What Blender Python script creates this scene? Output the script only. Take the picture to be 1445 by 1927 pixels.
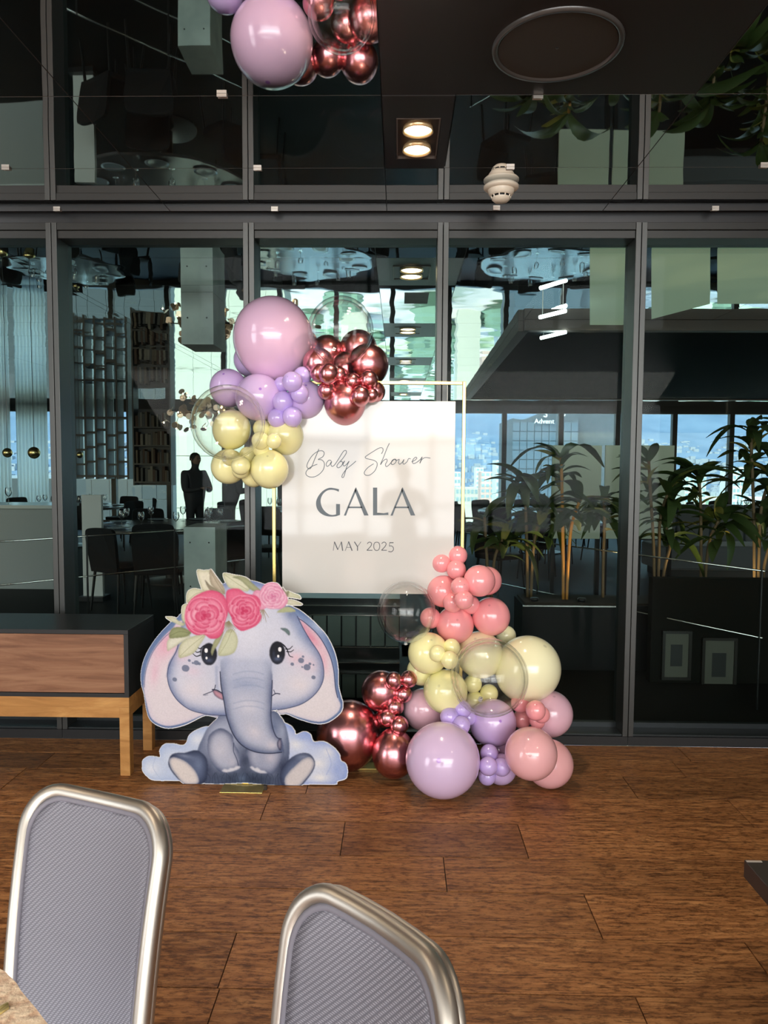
import bpy, bmesh, math, random
import numpy as np
from mathutils import Vector, Matrix
random.seed(7)
rng = np.random.default_rng(7)
for o in list(bpy.data.objects):
    bpy.data.objects.remove(o)
SC = bpy.context.scene
COL = SC.collection
PI = math.pi

# ------------------------------------------------------------------ camera
FPX, CAMH = 1380.0, 1.56
YAW, PIT, ROL = 0.0198, 0.0644, 0.0059
WALL = 4.032          # facade plane (front of frames and plinth)
CEIL = 2.920
fw = Vector((-math.sin(YAW)*math.cos(PIT), math.cos(YAW)*math.cos(PIT), -math.sin(PIT)))
r0 = Vector((math.cos(YAW), math.sin(YAW), 0)); u0 = r0.cross(fw)
RT = r0*math.cos(ROL)+u0*math.sin(ROL); UP = -r0*math.sin(ROL)+u0*math.cos(ROL)
EYE = Vector((0, 0, CAMH))
cam = bpy.data.cameras.new('camera'); camo = bpy.data.objects.new('camera', cam); COL.objects.link(camo)
M = Matrix((RT, UP, -fw)).transposed().to_4x4(); M.translation = EYE
camo.matrix_world = M
cam.sensor_fit = 'HORIZONTAL'; cam.sensor_width = 36.0; cam.lens = 36.0*FPX/1445.0
cam.clip_start = 0.02; cam.clip_end = 3000
SC.camera = camo

def ray(px, py):
    return fw + RT*((px-722.5)/FPX) - UP*((py-963.5)/FPX)
def atY(px, py, Y):
    d = ray(px, py); return EYE + d*(Y/d.y)
def atZ(px, py, Z):
    d = ray(px, py); return EYE + d*((Z-CAMH)/d.z)
def pxm(Y): return FPX/Y

# ------------------------------------------------------------------ world, sun, big lights, exposure
W = bpy.data.worlds.new('sky'); SC.world = W; W.use_nodes = True
nt = W.node_tree; nt.nodes.clear()
bg = nt.nodes.new('ShaderNodeBackground'); ow = nt.nodes.new('ShaderNodeOutputWorld')
sky = nt.nodes.new('ShaderNodeTexSky'); sky.sky_type = 'NISHITA'
sky.sun_disc = False; sky.sun_elevation = math.radians(48); sky.sun_rotation = math.radians(200)
sky.air_density = 1.6; sky.dust_density = 3.0; sky.ozone_density = 1.5
bg.inputs['Strength'].default_value = 0.68
nt.links.new(sky.outputs[0], bg.inputs['Color']); nt.links.new(bg.outputs[0], ow.inputs['Surface'])

sun = bpy.data.lights.new('sun', 'SUN'); sun.energy = 3.8; sun.angle = math.radians(1.0); sun.color = (1, .94, .84)
so = bpy.data.objects.new('sun', sun); COL.objects.link(so)
so.rotation_euler = Vector((0.35, 0.60, -0.9)).to_track_quat('-Z', 'Y').to_euler()

def area(name, loc, direction, sx, sy, power, col):
    l = bpy.data.lights.new(name, 'AREA'); l.shape = 'RECTANGLE'; l.size = sx; l.size_y = sy; l.energy = power; l.color = col
    o = bpy.data.objects.new(name, l); COL.objects.link(o); o.location = loc
    o.rotation_euler = Vector(direction).to_track_quat('-Z', 'Z').to_euler(); return o
# daylight entering through the window wall behind the camera
area('window_daylight', (0.6, -6.2, 1.50), (0, 1, 0.0), 9.0, 2.5, 560, (0.93, 0.97, 1.0))
area('side_window_daylight', (-6.3, -1.5, 1.6), (1, 0.25, 0), 4.5, 2.3, 200, (0.95, 0.98, 1.0))
# broad fill light added under the ceiling behind the camera, no real fixture
area('ceiling_panel_light', (0, -2.6, 2.86), (0, .45, -1), 8.0, 4.0, 860, (1.0, .95, .88))
SC.view_settings.view_transform = 'Standard'; SC.view_settings.look = 'None'
SC.view_settings.gamma = 1.0; SC.view_settings.use_curve_mapping = False
SC.view_settings.exposure = 0.0
cy = SC.cycles
cy.max_bounces = 12; cy.diffuse_bounces = 3; cy.glossy_bounces = 7; cy.transmission_bounces = 6; cy.transparent_max_bounces = 24
cy.caustics_reflective = False; cy.caustics_refractive = False
cy.sample_clamp_indirect = 4.0
cy.use_denoising = True

# ------------------------------------------------------------------ materials
MATS = {}
def pbr(name, col, rough=.5, metal=0., spec=.5, coat=0., trans=0., alpha=1., emit=None, es=0., sheen=0., coat_rough=.05, aniso=0):
    if name in MATS: return MATS[name]
    m = bpy.data.materials.new(name); m.use_nodes = True
    b = m.node_tree.nodes['Principled BSDF']
    b.inputs['Base Color'].default_value = (*col, 1)
    b.inputs['Roughness'].default_value = rough; b.inputs['Metallic'].default_value = metal
    b.inputs['Specular IOR Level'].default_value = spec
    b.inputs['Coat Weight'].default_value = coat; b.inputs['Coat Roughness'].default_value = coat_rough
    b.inputs['Transmission Weight'].default_value = trans; b.inputs['Alpha'].default_value = alpha
    b.inputs['Sheen Weight'].default_value = sheen
    if emit:
        b.inputs['Emission Color'].default_value = (*emit, 1); b.inputs['Emission Strength'].default_value = es
    MATS[name] = m; m['b'] = 1
    return m
def N(m, t, **kw):
    n = m.node_tree.nodes.new(t)
    for k, v in kw.items():
        if hasattr(n, k): setattr(n, k, v)
        else: n.inputs[k.replace('_', ' ')].default_value = v
    return n
def L(m, a, ao, b, bi): m.node_tree.links.new(a.outputs[ao], b.inputs[bi])
def bsdf(m): return m.node_tree.nodes['Principled BSDF']
def ramp(m, stops):
    r = N(m, 'ShaderNodeValToRGB'); e = r.color_ramp.elements
    while len(e) < len(stops): e.new(.5)
    for i, (p, c) in enumerate(stops): e[i].position = p; e[i].color = (*c, 1)
    return r
def coords(m, scale=(1, 1, 1), which='Object', loc_rand=None):
    tc = N(m, 'ShaderNodeTexCoord'); mp = N(m, 'ShaderNodeMapping'); mp.inputs['Scale'].default_value = scale
    L(m, tc, which, mp, 'Vector')
    if loc_rand:
        oi = N(m, 'ShaderNodeObjectInfo'); mu = N(m, 'ShaderNodeVectorMath', operation='SCALE')
        cb = N(m, 'ShaderNodeCombineXYZ')
        for s in 'XYZ': L(m, oi, 'Random', cb, s)
        L(m, cb, 0, mu, 0); mu.inputs['Scale'].default_value = loc_rand; L(m, mu, 0, mp, 'Location')
    return mp
def add_bump(m, node, out, strength, dist=.002):
    b = N(m, 'ShaderNodeBump'); b.inputs['Strength'].default_value = strength; b.inputs['Distance'].default_value = dist
    L(m, node, out, b, 'Height'); L(m, b, 'Normal', bsdf(m), 'Normal'); return b
def wood(name, c1, c2, c3, scale=(1.2, 14, 14), rough=.45, bump=.25, rand=8., tint=.25, spec=.4, grit=0.):
    if name in MATS: return MATS[name]
    m = pbr(name, c1, rough, spec=spec)
    mp = coords(m, scale, loc_rand=rand)
    n1 = N(m, 'ShaderNodeTexNoise'); n1.inputs['Scale'].default_value = 2.2+2.2*grit; n1.inputs['Detail'].default_value = 10; n1.inputs['Roughness'].default_value = .65+.08*grit
    n1.inputs['Distortion'].default_value = 1.2
    L(m, mp, 0, n1, 'Vector')
    r = ramp(m, [(.30, c3), (.48, c2), (.62, c1), (.8, tuple(min(1, x*1.25) for x in c1))])
    L(m, n1, 'Fac', r, 'Fac')
    oi = N(m, 'ShaderNodeObjectInfo'); mr = N(m, 'ShaderNodeMapRange'); mr.inputs['To Min'].default_value = 1-tint; mr.inputs['To Max'].default_value = 1+tint
    L(m, oi, 'Random', mr, 'Value')
    mx = N(m, 'ShaderNodeMix', data_type='RGBA', blend_type='MULTIPLY'); mx.inputs['Factor'].default_value = 1
    L(m, r, 'Color', mx, 6); L(m, mr, 0, mx, 7)
    last = mx
    if grit:
        mp2 = coords(m, (3, 9, 9), loc_rand=rand)
        n2 = N(m, 'ShaderNodeTexNoise'); n2.inputs['Scale'].default_value = 9; n2.inputs['Detail'].default_value = 7; n2.inputs['Roughness'].default_value = .75
        L(m, mp2, 0, n2, 'Vector')
        r2 = ramp(m, [(.40, (.26, .22, .20)), (.52, (1, 1, 1))]); L(m, n2, 'Fac', r2, 'Fac')
        mx2 = N(m, 'ShaderNodeMix', data_type='RGBA', blend_type='MULTIPLY'); mx2.inputs['Factor'].default_value = grit
        L(m, mx, 2, mx2, 6); L(m, r2, 'Color', mx2, 7); last = mx2
        mp3 = coords(m, (2.2, 42, 42), loc_rand=rand); n3 = N(m, 'ShaderNodeTexNoise'); n3.inputs['Scale'].default_value = 3; n3.inputs['Detail'].default_value = 6; n3.inputs['Distortion'].default_value = .6; L(m, mp3, 0, n3, 'Vector')
        r3 = ramp(m, [(.38, (.45, .40, .36)), (.48, (1, 1, 1)), (.66, (1, 1, 1)), (.78, (1.0, .80, .55))]); L(m, n3, 'Fac', r3, 'Fac')
        mx3 = N(m, 'ShaderNodeMix', data_type='RGBA', blend_type='MULTIPLY'); mx3.inputs['Factor'].default_value = .75; L(m, last, 2, mx3, 6); L(m, r3, 'Color', mx3, 7); last = mx3
        mr2 = N(m, 'ShaderNodeMapRange'); mr2.inputs['To Min'].default_value = rough-.12; mr2.inputs['To Max'].default_value = rough+.15
        L(m, n2, 'Fac', mr2, 'Value'); L(m, mr2, 0, bsdf(m), 'Roughness')
    L(m, last, 2, bsdf(m), 'Base Color')
    add_bump(m, n1, 'Fac', bump, .003)
    return m

# ------------------------------------------------------------------ object helpers
def tag(o, label=None, cat=None, group=None, kind=None):
    if label: o['label'] = label
    if cat: o['category'] = cat
    if group: o['group'] = group
    if kind: o['kind'] = kind
    return o
def empty(name, loc=(0, 0, 0), parent=None, rotz=0.):
    o = bpy.data.objects.new(name, None); COL.objects.link(o); o.location = loc; o.rotation_euler = (0, 0, rotz)
    o.empty_display_size = .1
    if parent: attach(o, parent)
    return o
def attach(o, p):
    o.parent = p
    return o
ORD = ['first', 'second', 'third', 'fourth', 'fifth', 'sixth', 'seventh', 'eighth', 'ninth', 'tenth', 'eleventh', 'twelfth', 'thirteenth', 'fourteenth', 'fifteenth', 'sixteenth']
def world_child(o, p):
    """parent keeping the child's current (world) coordinates"""
    o.parent = p; o.matrix_parent_inverse = Matrix.Translation(p.location).inverted() if p.rotation_euler.z == 0 else p.matrix_basis.inverted()
    return o
def mesh_obj(name, verts, faces, mat, parent=None, smooth=False, keep=True, mats=None, fmat=None):
    me = bpy.data.meshes.new(name); me.from_pydata([tuple(v) for v in verts], [], faces); me.update()
    for mm in (mats or [mat]): me.materials.append(mm)
    if fmat is not None: me.polygons.foreach_set('material_index', fmat)
    if smooth: me.polygons.foreach_set('use_smooth', [True]*len(me.polygons))
    o = bpy.data.objects.new(name, me); COL.objects.link(o)
    if parent: (world_child if keep else attach)(o, parent)
    return o
def bm_obj(name, bm, mat, parent=None, smooth=False, keep=True):
    me = bpy.data.meshes.new(name); bm.normal_update(); bm.to_mesh(me); bm.free(); me.materials.append(mat)
    if smooth: me.polygons.foreach_set('use_smooth', [True]*len(me.polygons))
    o = bpy.data.objects.new(name, me); COL.objects.link(o)
    if parent: (world_child if keep else attach)(o, parent)
    return o
BOXF = [(0, 1, 3, 2), (4, 6, 7, 5), (0, 4, 5, 1), (2, 3, 7, 6), (0, 2, 6, 4), (1, 5, 7, 3)]
class MB:
    def __init__(s): s.v = []; s.f = []
    def box(s, x0, x1, y0, y1, z0, z1):
        b = len(s.v)
        s.v += [(x, y, z) for x in (x0, x1) for y in (y0, y1) for z in (z0, z1)]
        s.f += [tuple(b+i for i in f) for f in BOXF]; return s
    def bar(s, a, b, r, n=8, r2=None, cap=True):
        a = Vector(a); b = Vector(b); d = (b-a).normalized(); r2 = r if r2 is None else r2
        u = d.orthogonal().normalized(); w = d.cross(u); k = len(s.v)
        for P, R in ((a, r), (b, r2)):
            for i in range(n):
                t = 2*PI*i/n; s.v.append(tuple(P+u*(R*math.cos(t))+w*(R*math.sin(t))))
        for i in range(n): j = (i+1) % n; s.f.append((k+i, k+j, k+n+j, k+n+i))
        if cap: s.f.append(tuple(k+i for i in range(n))[::-1]); s.f.append(tuple(k+n+i for i in range(n)))
        return s
    def tube(s, pts, r, n=8, closed=False, cap=True, sq=None):
        pts = [Vector(p) for p in pts]; m = len(pts); k0 = len(s.v); prev = None
        for i, p in enumerate(pts):
            if closed: d = (pts[(i+1) % m]-pts[i-1]).normalized()
            else: d = (pts[min(i+1, m-1)]-pts[max(i-1, 0)]).normalized()
            if prev is None: u = d.orthogonal().normalized()
            else: u = (prev-d*prev.dot(d)).normalized()
            prev = u; w = d.cross(u); R = r[i] if isinstance(r, (list, tuple)) else r
            for q in range(n):
                t = 2*PI*q/n; s.v.append(tuple(p+u*(R*math.cos(t))+w*(R*math.sin(t))))
        for i in range(m if closed else m-1):
            a = k0+i*n; b = k0+((i+1) % m)*n
            for q in range(n): j = (q+1) % n; s.f.append((a+q, a+j, b+j, b+q))
        if cap and not closed:
            s.f.append(tuple(k0+i for i in range(n))[::-1]); s.f.append(tuple(k0+(m-1)*n+i for i in range(n)))
        return s
    def lathe(s, prof, n=24, c=(0, 0, 0), axis='z'):
        k0 = len(s.v); m = len(prof)
        for r, z in prof:
            for i in range(n):
                t = 2*PI*i/n; s.v.append((c[0]+r*math.cos(t), c[1]+r*math.sin(t), c[2]+z))
        for a in range(m-1):
            for i in range(n):
                j = (i+1) % n; s.f.append((k0+a*n+i, k0+a*n+j, k0+(a+1)*n+j, k0+(a+1)*n+i))
        return s
    def prism(s, poly, z0, z1, f=lambda x, y, z: (x, y, z)):
        k = len(s.v); n = len(poly)
        s.v += [f(x, y, z0) for x, y in poly]+[f(x, y, z1) for x, y in poly]
        s.f.append(tuple(k+i for i in range(n))[::-1]); s.f.append(tuple(k+n+i for i in range(n)))
        for i in range(n): j = (i+1) % n; s.f.append((k+i, k+j, k+n+j, k+n+i))
        return s
    def obj(s, name, mat, parent=None, smooth=False, keep=True, bevel=0., kind=None):
        o = mesh_obj(name, s.v, s.f, mat, parent, smooth, keep)
        if bevel:
            b = o.modifiers.new('b', 'BEVEL'); b.width = bevel; b.segments = 2; b.limit_method = 'ANGLE'
        if kind: o['kind'] = kind
        return o
def boxo(name, x0, x1, y0, y1, z0, z1, mat, parent=None, bevel=0., keep=True):
    return MB().box(x0, x1, y0, y1, z0, z1).obj(name, mat, parent, bevel=bevel, keep=keep)
def crom(pts, n=8, closed=False):
    P = [tuple(p) for p in pts]; out = []; m = len(P)
    rngi = range(m) if closed else range(m-1)
    for i in rngi:
        p0 = P[(i-1) % m] if closed or i > 0 else P[0]
        p1 = P[i]; p2 = P[(i+1) % m]; p3 = P[(i+2) % m] if closed or i+2 < m else P[-1]
        for k in range(n):
            t = k/n
            out.append(tuple(.5*((2*b)+(-a+c)*t+(2*a-5*b+4*c-d)*t*t+(-a+3*b-3*c+d)*t**3) for a, b, c, d in zip(p0, p1, p2, p3)))
    if not closed: out.append(P[-1])
    return out
def clip_poly(poly, a, b, c):
    """keep a*x+b*y+c >= 0"""
    out = []
    for i, p in enumerate(poly):
        q = poly[(i+1) % len(poly)]; dp = a*p[0]+b*p[1]+c; dq = a*q[0]+b*q[1]+c
        if dp >= 0: out.append(p)
        if (dp >= 0) != (dq >= 0):
            t = dp/(dp-dq); out.append((p[0]+(q[0]-p[0])*t, p[1]+(q[1]-p[1])*t))
    return out
def inset(poly, d):
    n = len(poly); ar = sum(poly[i][0]*poly[(i+1) % n][1]-poly[(i+1) % n][0]*poly[i][1] for i in range(n))
    s = 1 if ar > 0 else -1; res = poly
    for i in range(n):
        (x0, y0), (x1, y1) = poly[i], poly[(i+1) % n]; L_ = math.hypot(x1-x0, y1-y0)
        if L_ < 1e-6: continue
        nx, ny = -(y1-y0)/L_*s, (x1-x0)/L_*s
        res = clip_poly(res, nx, ny, -(nx*x0+ny*y0)-d)
        if len(res) < 3: return []
    return res
def line_through(p, q):
    a = -(q[1]-p[1]); b = q[0]-p[0]; l = math.hypot(a, b); a /= l; b /= l
    return a, b, -(a*p[0]+b*p[1])
# ================================================================== materials used by the setting
m_black = pbr('black_lacquer', (.012, .013, .014), .35)
m_frame = pbr('bronze_black_aluminium', (.075, .078, .075), .38, metal=.75)
m_head = pbr('dark_head_rail', (.022, .023, .021), .4, metal=.3)
m_framed = pbr('dark_frame_return', (.035, .042, .045), .3, metal=.6)
m_matte = pbr('matte_black_panel', (.022, .019, .018), .33, spec=.35)
m_edge = pbr('polished_tile_edge', (.55, .55, .52), .2, metal=.8)
m_steel = pbr('brushed_steel', (.62, .60, .56), .28, metal=1.)
m_clip = pbr('clip_steel', (.42, .40, .36), .35, metal=.8)
m_concrete = pbr('grey_green_concrete', (.36, .40, .37), .7)
mp = coords(m_concrete, (1, 1, 1)); n1 = N(m_concrete, 'ShaderNodeTexNoise'); n1.inputs['Scale'].default_value = 3; n1.inputs['Detail'].default_value = 8
L(m_concrete, mp, 0, n1, 'Vector'); r = ramp(m_concrete, [(.35, (.46, .50, .47)), (.65, (.68, .72, .67))]); L(m_concrete, n1, 'Fac', r, 'Fac'); L(m_concrete, r, 'Color', bsdf(m_concrete), 'Base Color')
def mirror_mat(name, col, wav):
    m = pbr(name, col, .015, metal=1.)
    mp = coords(m, (1, 1, 1), 'Object'); n = N(m, 'ShaderNodeTexNoise'); n.inputs['Scale'].default_value = 1.6; n.inputs['Detail'].default_value = 1.5
    L(m, mp, 0, n, 'Vector'); add_bump(m, n, 'Fac', wav, .02); return m
m_mirror = mirror_mat('smoked_mirror', (.86, .86, .85), .07)
m_mirror2 = mirror_mat('mirror_tile_far', (.86, .90, .88), .16)
def glass_mat(name, tint, refl, rough=0.):
    m = bpy.data.materials.new(name); m.use_nodes = True; t = m.node_tree; t.nodes.clear()
    o = t.nodes.new('ShaderNodeOutputMaterial'); tr = t.nodes.new('ShaderNodeBsdfTransparent'); tr.inputs[0].default_value = (*tint, 1)
    gl = t.nodes.new('ShaderNodeBsdfGlossy'); gl.inputs['Roughness'].default_value = rough; gl.inputs[0].default_value = (1, 1, 1, 1)
    fr = t.nodes.new('ShaderNodeFresnel'); fr.inputs[0].default_value = 1.45
    mu = t.nodes.new('ShaderNodeMath'); mu.operation = 'MULTIPLY'; mu.inputs[1].default_value = refl
    mx = t.nodes.new('ShaderNodeMixShader')
    t.links.new(fr.outputs[0], mu.inputs[0]); t.links.new(mu.outputs[0], mx.inputs[0]); t.links.new(tr.outputs[0], mx.inputs[1]); t.links.new(gl.outputs[0], mx.inputs[2])
    t.links.new(mx.outputs[0], o.inputs[0]); return m
m_glass = glass_mat('facade_glass', (.80, .86, .85), .07)
m_glass_far = glass_mat('window_glass', (.86, .95, .96), .5)
m_drink = glass_mat('wine_glass', (.92, .94, .95), 3.)

# ================================================================== floor of planks
floor = boxo('floor', -6.5, 6.5, -6.4, WALL+.02, -.06, -.008, pbr('subfloor_black', (.02, .014, .01), .8)); tag(floor, kind='structure')
m_plank = wood('worn_oak_plank', (.50, .235, .088), (.36, .152, .053), (.15, .062, .024), scale=(1.1, 7, 7), rough=.42, bump=.5, tint=.24, spec=.35, grit=.8)
rows_px = [(1173, 1461), (1200, 1502.6), (1150, 1553.5), (1150, 1618), (1103, 1682), (1134, 1767), (1150, 1874)]
RY = [atZ(x, y, 0).y for x, y in rows_px]
step = (RY[0]-RY[-1])/6
edges = [RY[0]+2*step, RY[0]+step]+RY
edges[0] = WALL+.0
edges[1] = (edges[0]+edges[2])/2 if edges[0]-RY[0] < 1.6*step else RY[0]+step
while edges[-1] > -.6: edges.append(edges[-1]-step)
while edges[-1] > -6.0: edges.append(edges[-1]-step*1.0)
known = {}   # joints traced in the photograph, by row index (row i lies between edges[i] and edges[i+1])
def jt(px, py):
    p = atZ(px, py, 0)
    for i in range(len(edges)-1):
        if edges[i+1] < p.y <= edges[i]: known.setdefault(i, []).append(p.x)
for q in [(1186, 1482), (837, 1640), (1119, 1731), (1283, 1415), (1403, 1540), (645, 1576), (400, 1900), (1420, 1800), (100, 1420), (365, 1420), (506, 1500), (300, 1640), (430, 1800), (980, 1570)]: jt(*q)
mcache = {}
for i in range(len(edges)-1):
    y1, y0 = edges[i], edges[i+1]
    js = sorted(known.get(i, []))
    x = -6.4; cuts = [-6.4]
    if js:
        a = js[0]
        while a > -6.0:
            a -= random.uniform(1.1, 1.9)
            if a > -6.2: js.insert(0, a)
        a = js[-1]
        while a < 6.0:
            a += random.uniform(1.1, 1.9)
            if a < 6.2: js.append(a)
        cuts += js+[6.4]
    else:
        while x < 6.2:
            x += random.uniform(1.2, 2.1)
            if x < 6.0: cuts.append(x)
        cuts.append(6.4)
    if i > 16: cuts = cuts[::2]+([cuts[-1]] if len(cuts) % 2 == 0 else [])
    for a, b in zip(cuts, cuts[1:]):
        if b-a < .05: continue
        g = .0019; dz = random.uniform(-.0006, .0006)
        cx, cyy = (a+b)/2, (y0+y1)/2
        o = MB().box(a+g-cx, b-g-cx, y0+g*1.4-cyy, y1-g*1.4-cyy, -.008, dz).obj('plank', m_plank, None); o.location = (cx, cyy, 0); attach(o, floor)

# ================================================================== ceiling of mirror tiles on the near side
ceiling = boxo('ceiling', -6.5, 6.5, -6.4, WALL+.30, CEIL+.0125, CEIL+.10, m_black); tag(ceiling, kind='structure')
def tile(poly, name='mirror_tile', mat=None, parent=None, thick=.010, gap=.0022, z=CEIL):
    p = inset(poly, gap)
    if len(p) < 3: return None
    cx = sum(q[0] for q in p)/len(p); cyy = sum(q[1] for q in p)/len(p)
    if sum(p[i][0]*p[(i+1) % len(p)][1]-p[(i+1) % len(p)][0]*p[i][1] for i in range(len(p))) < 0: p = p[::-1]
    n = len(p); v = [(x-cx, y-cyy, 0) for x, y in p]+[(x-cx, y-cyy, thick) for x, y in p]
    f = [tuple(range(n))[::-1], tuple(range(n, 2*n))]+[(i, (i+1) % n, n+(i+1) % n, n+i) for i in range(n)]
    o = mesh_obj(name, v, f, None, parent, keep=False, mats=[mat, m_edge if mat is not m_matte else m_matte], fmat=[0, 0]+[1]*n)
    o.location = (cx, cyy, z); return o
def C2(px, py): p = atZ(px, py, CEIL); return (p.x, p.y)
Yc0 = C2(723, 397)[1]; Yc1 = C2(723, 316)[1]; Yc2 = C2(1000, 178)[1]
Lx = (C2(718, 178)[0]+C2(709, 5)[0])/2; Tx = (C2(858, 180)[0]+C2(836, 317)[0])/2
dl = line_through(C2(0, 33), C2(320, 397)); dr = line_through(C2(1309, 177), C2(1199, 315))
def rect(x0, x1, y0, y1): return [(x0, y0), (x1, y0), (x1, y1), (x0, y1)]
def two(poly, ln):
    a, b, c = ln; return [clip_poly(poly, a, b, c), clip_poly(poly, -a, -b, -c)]
def addtiles(polys):
    for p in polys:
        if len(p) >= 3: tile(p, mat=m_mirror, parent=ceiling)
Yend = -.2
Xl0 = -6.4; Xr0 = 6.4
addtiles(two(rect(Xl0, Lx, Yc1, Yc0), dl)); addtiles(two(rect(Lx, Xr0, Yc1, Yc0), dr))
addtiles(two(rect(Xl0, Lx, Yc2, Yc1), dl)); addtiles(two(rect(Tx, Xr0, Yc2, Yc1), dr))
for k in range(3):
    ya = Yc2-.62*(k+1); yb = Yc2-.62*k
    addtiles(two(rect(Xl0, Lx, ya, yb), dl))
big = rect(Lx, Xr0, Yc2-1.86, Yc2)
s_ = dr[0]*Lx+dr[1]*(Yc2-.5)+dr[2]
a, b, c = dr if s_ > 0 else tuple(-t for t in dr)
mm = clip_poly(big, a, b, c); addtiles([clip_poly(big, -a, -b, -c)])
if len(mm) >= 3: tile(mm, 'matte_panel', m_matte, ceiling, thick=.012)
tile(rect(Xl0, Xr0, -6.3, Yc2-1.86), 'matte_panel', m_matte, ceiling, thick=.012)
# tongue of matte panel with the recess for the twin downlight
ax0, ay1 = C2(745, 222)[0], C2(785, 221)[1]; ax1 = C2(827, 224)[0]; ay0 = C2(785, 298)[1]
ylo, yhi = min(ay0, ay1), max(ay0, ay1)
hx0, hx1 = C2(745, 260)[0], C2(826, 260)[0]
tg = MB()
tg.box(Lx+.003, hx0, Yc2, Yc1, CEIL-.003, CEIL+.012); tg.box(hx1, Tx-.003, Yc2, Yc1, CEIL-.003, CEIL+.012)
tg.box(hx0, hx1, Yc2, ylo, CEIL-.003, CEIL+.012); tg.box(hx0, hx1, yhi, Yc1, CEIL-.003, CEIL+.012)
tg.obj('matte_panel', m_matte, ceiling)
cut = boxo('recess_cutter', 0, .01, 0, .01, 0, .01, m_black); bpy.data.objects.remove(cut)

m_spotglow = pbr('warm_lamp_face', (1, .9, .7), .4, emit=(1, .80, .52), es=9.)
m_reflector = pbr('gold_reflector_rim', (.85, .62, .33), .3, metal=.6)
m_hous = pbr('brown_black_housing', (.05, .035, .025), .45)
def downlight(name, cx, cyy, w, d, label, group=None, power=14., z=CEIL, lamps=True, scale=1.):
    t = empty(name, (cx, cyy, z)); tag(t, label, 'ceiling light', group)
    h = MB(); hh = .011
    h.box(-w/2, w/2, -d/2, d/2, hh-.002, hh); o = h.obj('housing', m_hous, t, keep=False)
    f = MB(); e = .006
    f.box(-w/2, w/2, -d/2, -d/2+e, -.004, hh-.002).box(-w/2, w/2, d/2-e, d/2, -.004, hh-.002).box(-w/2, -w/2+e, -d/2+e, d/2-e, -.004, hh-.002).box(w/2-e, w/2, -d/2+e, d/2-e, -.004, hh-.002)
    f.obj('trim_frame', pbr('brown_trim', (.16, .13, .11), .4, metal=.4), t, keep=False)
    R = min(w*.34, d*.22)*scale
    for sgn in (-1, 1):
        c = (0, sgn*d*.24)
        ring = MB().lathe([(R, hh-.003), (R*1.05, -.012), (R*.99, -.012), (R*.90, -.004), (R*.9, hh-.003)], 28, (c[0], c[1], 0)).obj('reflector_ring', m_reflector, t, smooth=True, keep=False)
        MB().lathe([(0.0001, -.006), (R*.88, -.004), (R*.9, hh-.004)], 28, (c[0], c[1], 0)).obj('lamp_face', m_spotglow, ring, smooth=True, keep=False)
        if lamps:
            l = bpy.data.lights.new('spot', 'SPOT'); l.energy = power; l.color = (1, .80, .58); l.spot_size = math.radians(110); l.spot_blend = .6; l.shadow_soft_size = R*.8
            lo = bpy.data.objects.new('lamp', l); COL.objects.link(lo); lo.location = (c[0], c[1], -.02); lo.parent = t
    return t
downlight('recessed_downlight', (hx0+hx1)/2, (ylo+yhi)/2, hx1-hx0-.004, yhi-ylo-.004, 'square twin warm downlight set in the black ceiling panel above the balloons', power=34)
for q, (x_, y_) in enumerate([(-1.7, .9), (1.9, .9), (-1.7, -1.6), (1.2, -1.6)]):
    downlight('recessed_downlight', x_, y_, .22, .32, 'square twin warm downlight in the black ceiling, %s behind the camera' % ('left beside', 'right beside', 'far left', 'far right')[q], 'downlights behind the camera', power=26, z=CEIL-.014)

# round black panel in the matte ceiling
e1 = C2(924, 88); e2 = C2(1176, 78); e3 = C2(1060, 12); e4 = C2(1040, 150)
cxs = (e1[0]+e2[0]+e3[0]+e4[0])/4; cys = (e3[1]+e4[1])/2
rs = ((e2[0]-e1[0])/2*.5+abs(e4[1]-e3[1])/2*.5)
sp = empty('ceiling_speaker', (cxs, cys, CEIL)); tag(sp, 'large round black speaker grille flush in the matte black ceiling', 'speaker')
MB().lathe([(rs*.9, 0), (rs*.93, -.010), (rs*.99, -.010), (rs, 0)], 64).obj('rim', pbr('speaker_rim', (.05, .048, .045), .28), sp, smooth=True, keep=False)
MB().lathe([(.0001, -.0055), (rs*.9, -.004), (rs*.9, 0)], 64).obj('grille', pbr('speaker_cloth', (.03, .025, .018), .6), sp, keep=False)
MB().lathe([(.0001, -.008), (.006, -.006), (.006, 0)], 10).obj('screw', m_black, sp, keep=False)

# panel clips
for (px, py) in [(418, 178), (1012, 181), (12, 316), (485, 317), (108, 394), (517, 394), (960, 315), (934, 392), (1345, 393), (1437, 312)]:
    p = C2(px, py); w = .036; d = .016
    c = MB(); c.box(-w/2, w/2, -d/2, d/2, -.006, -.0005); c.box(-w/2, w/2, -d/2-.004, -d/2, -.012, -.0005); c.box(-w/2, w/2, d/2, d/2+.004, -.008, -.0005)
    c.lathe([(.0001, -.0085), (.003, -.0085), (.003, -.006)], 8)
    o = c.obj('clip', m_clip, None); o.location = (p[0], p[1]+.002, CEIL); attach(o, ceiling)

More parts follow.
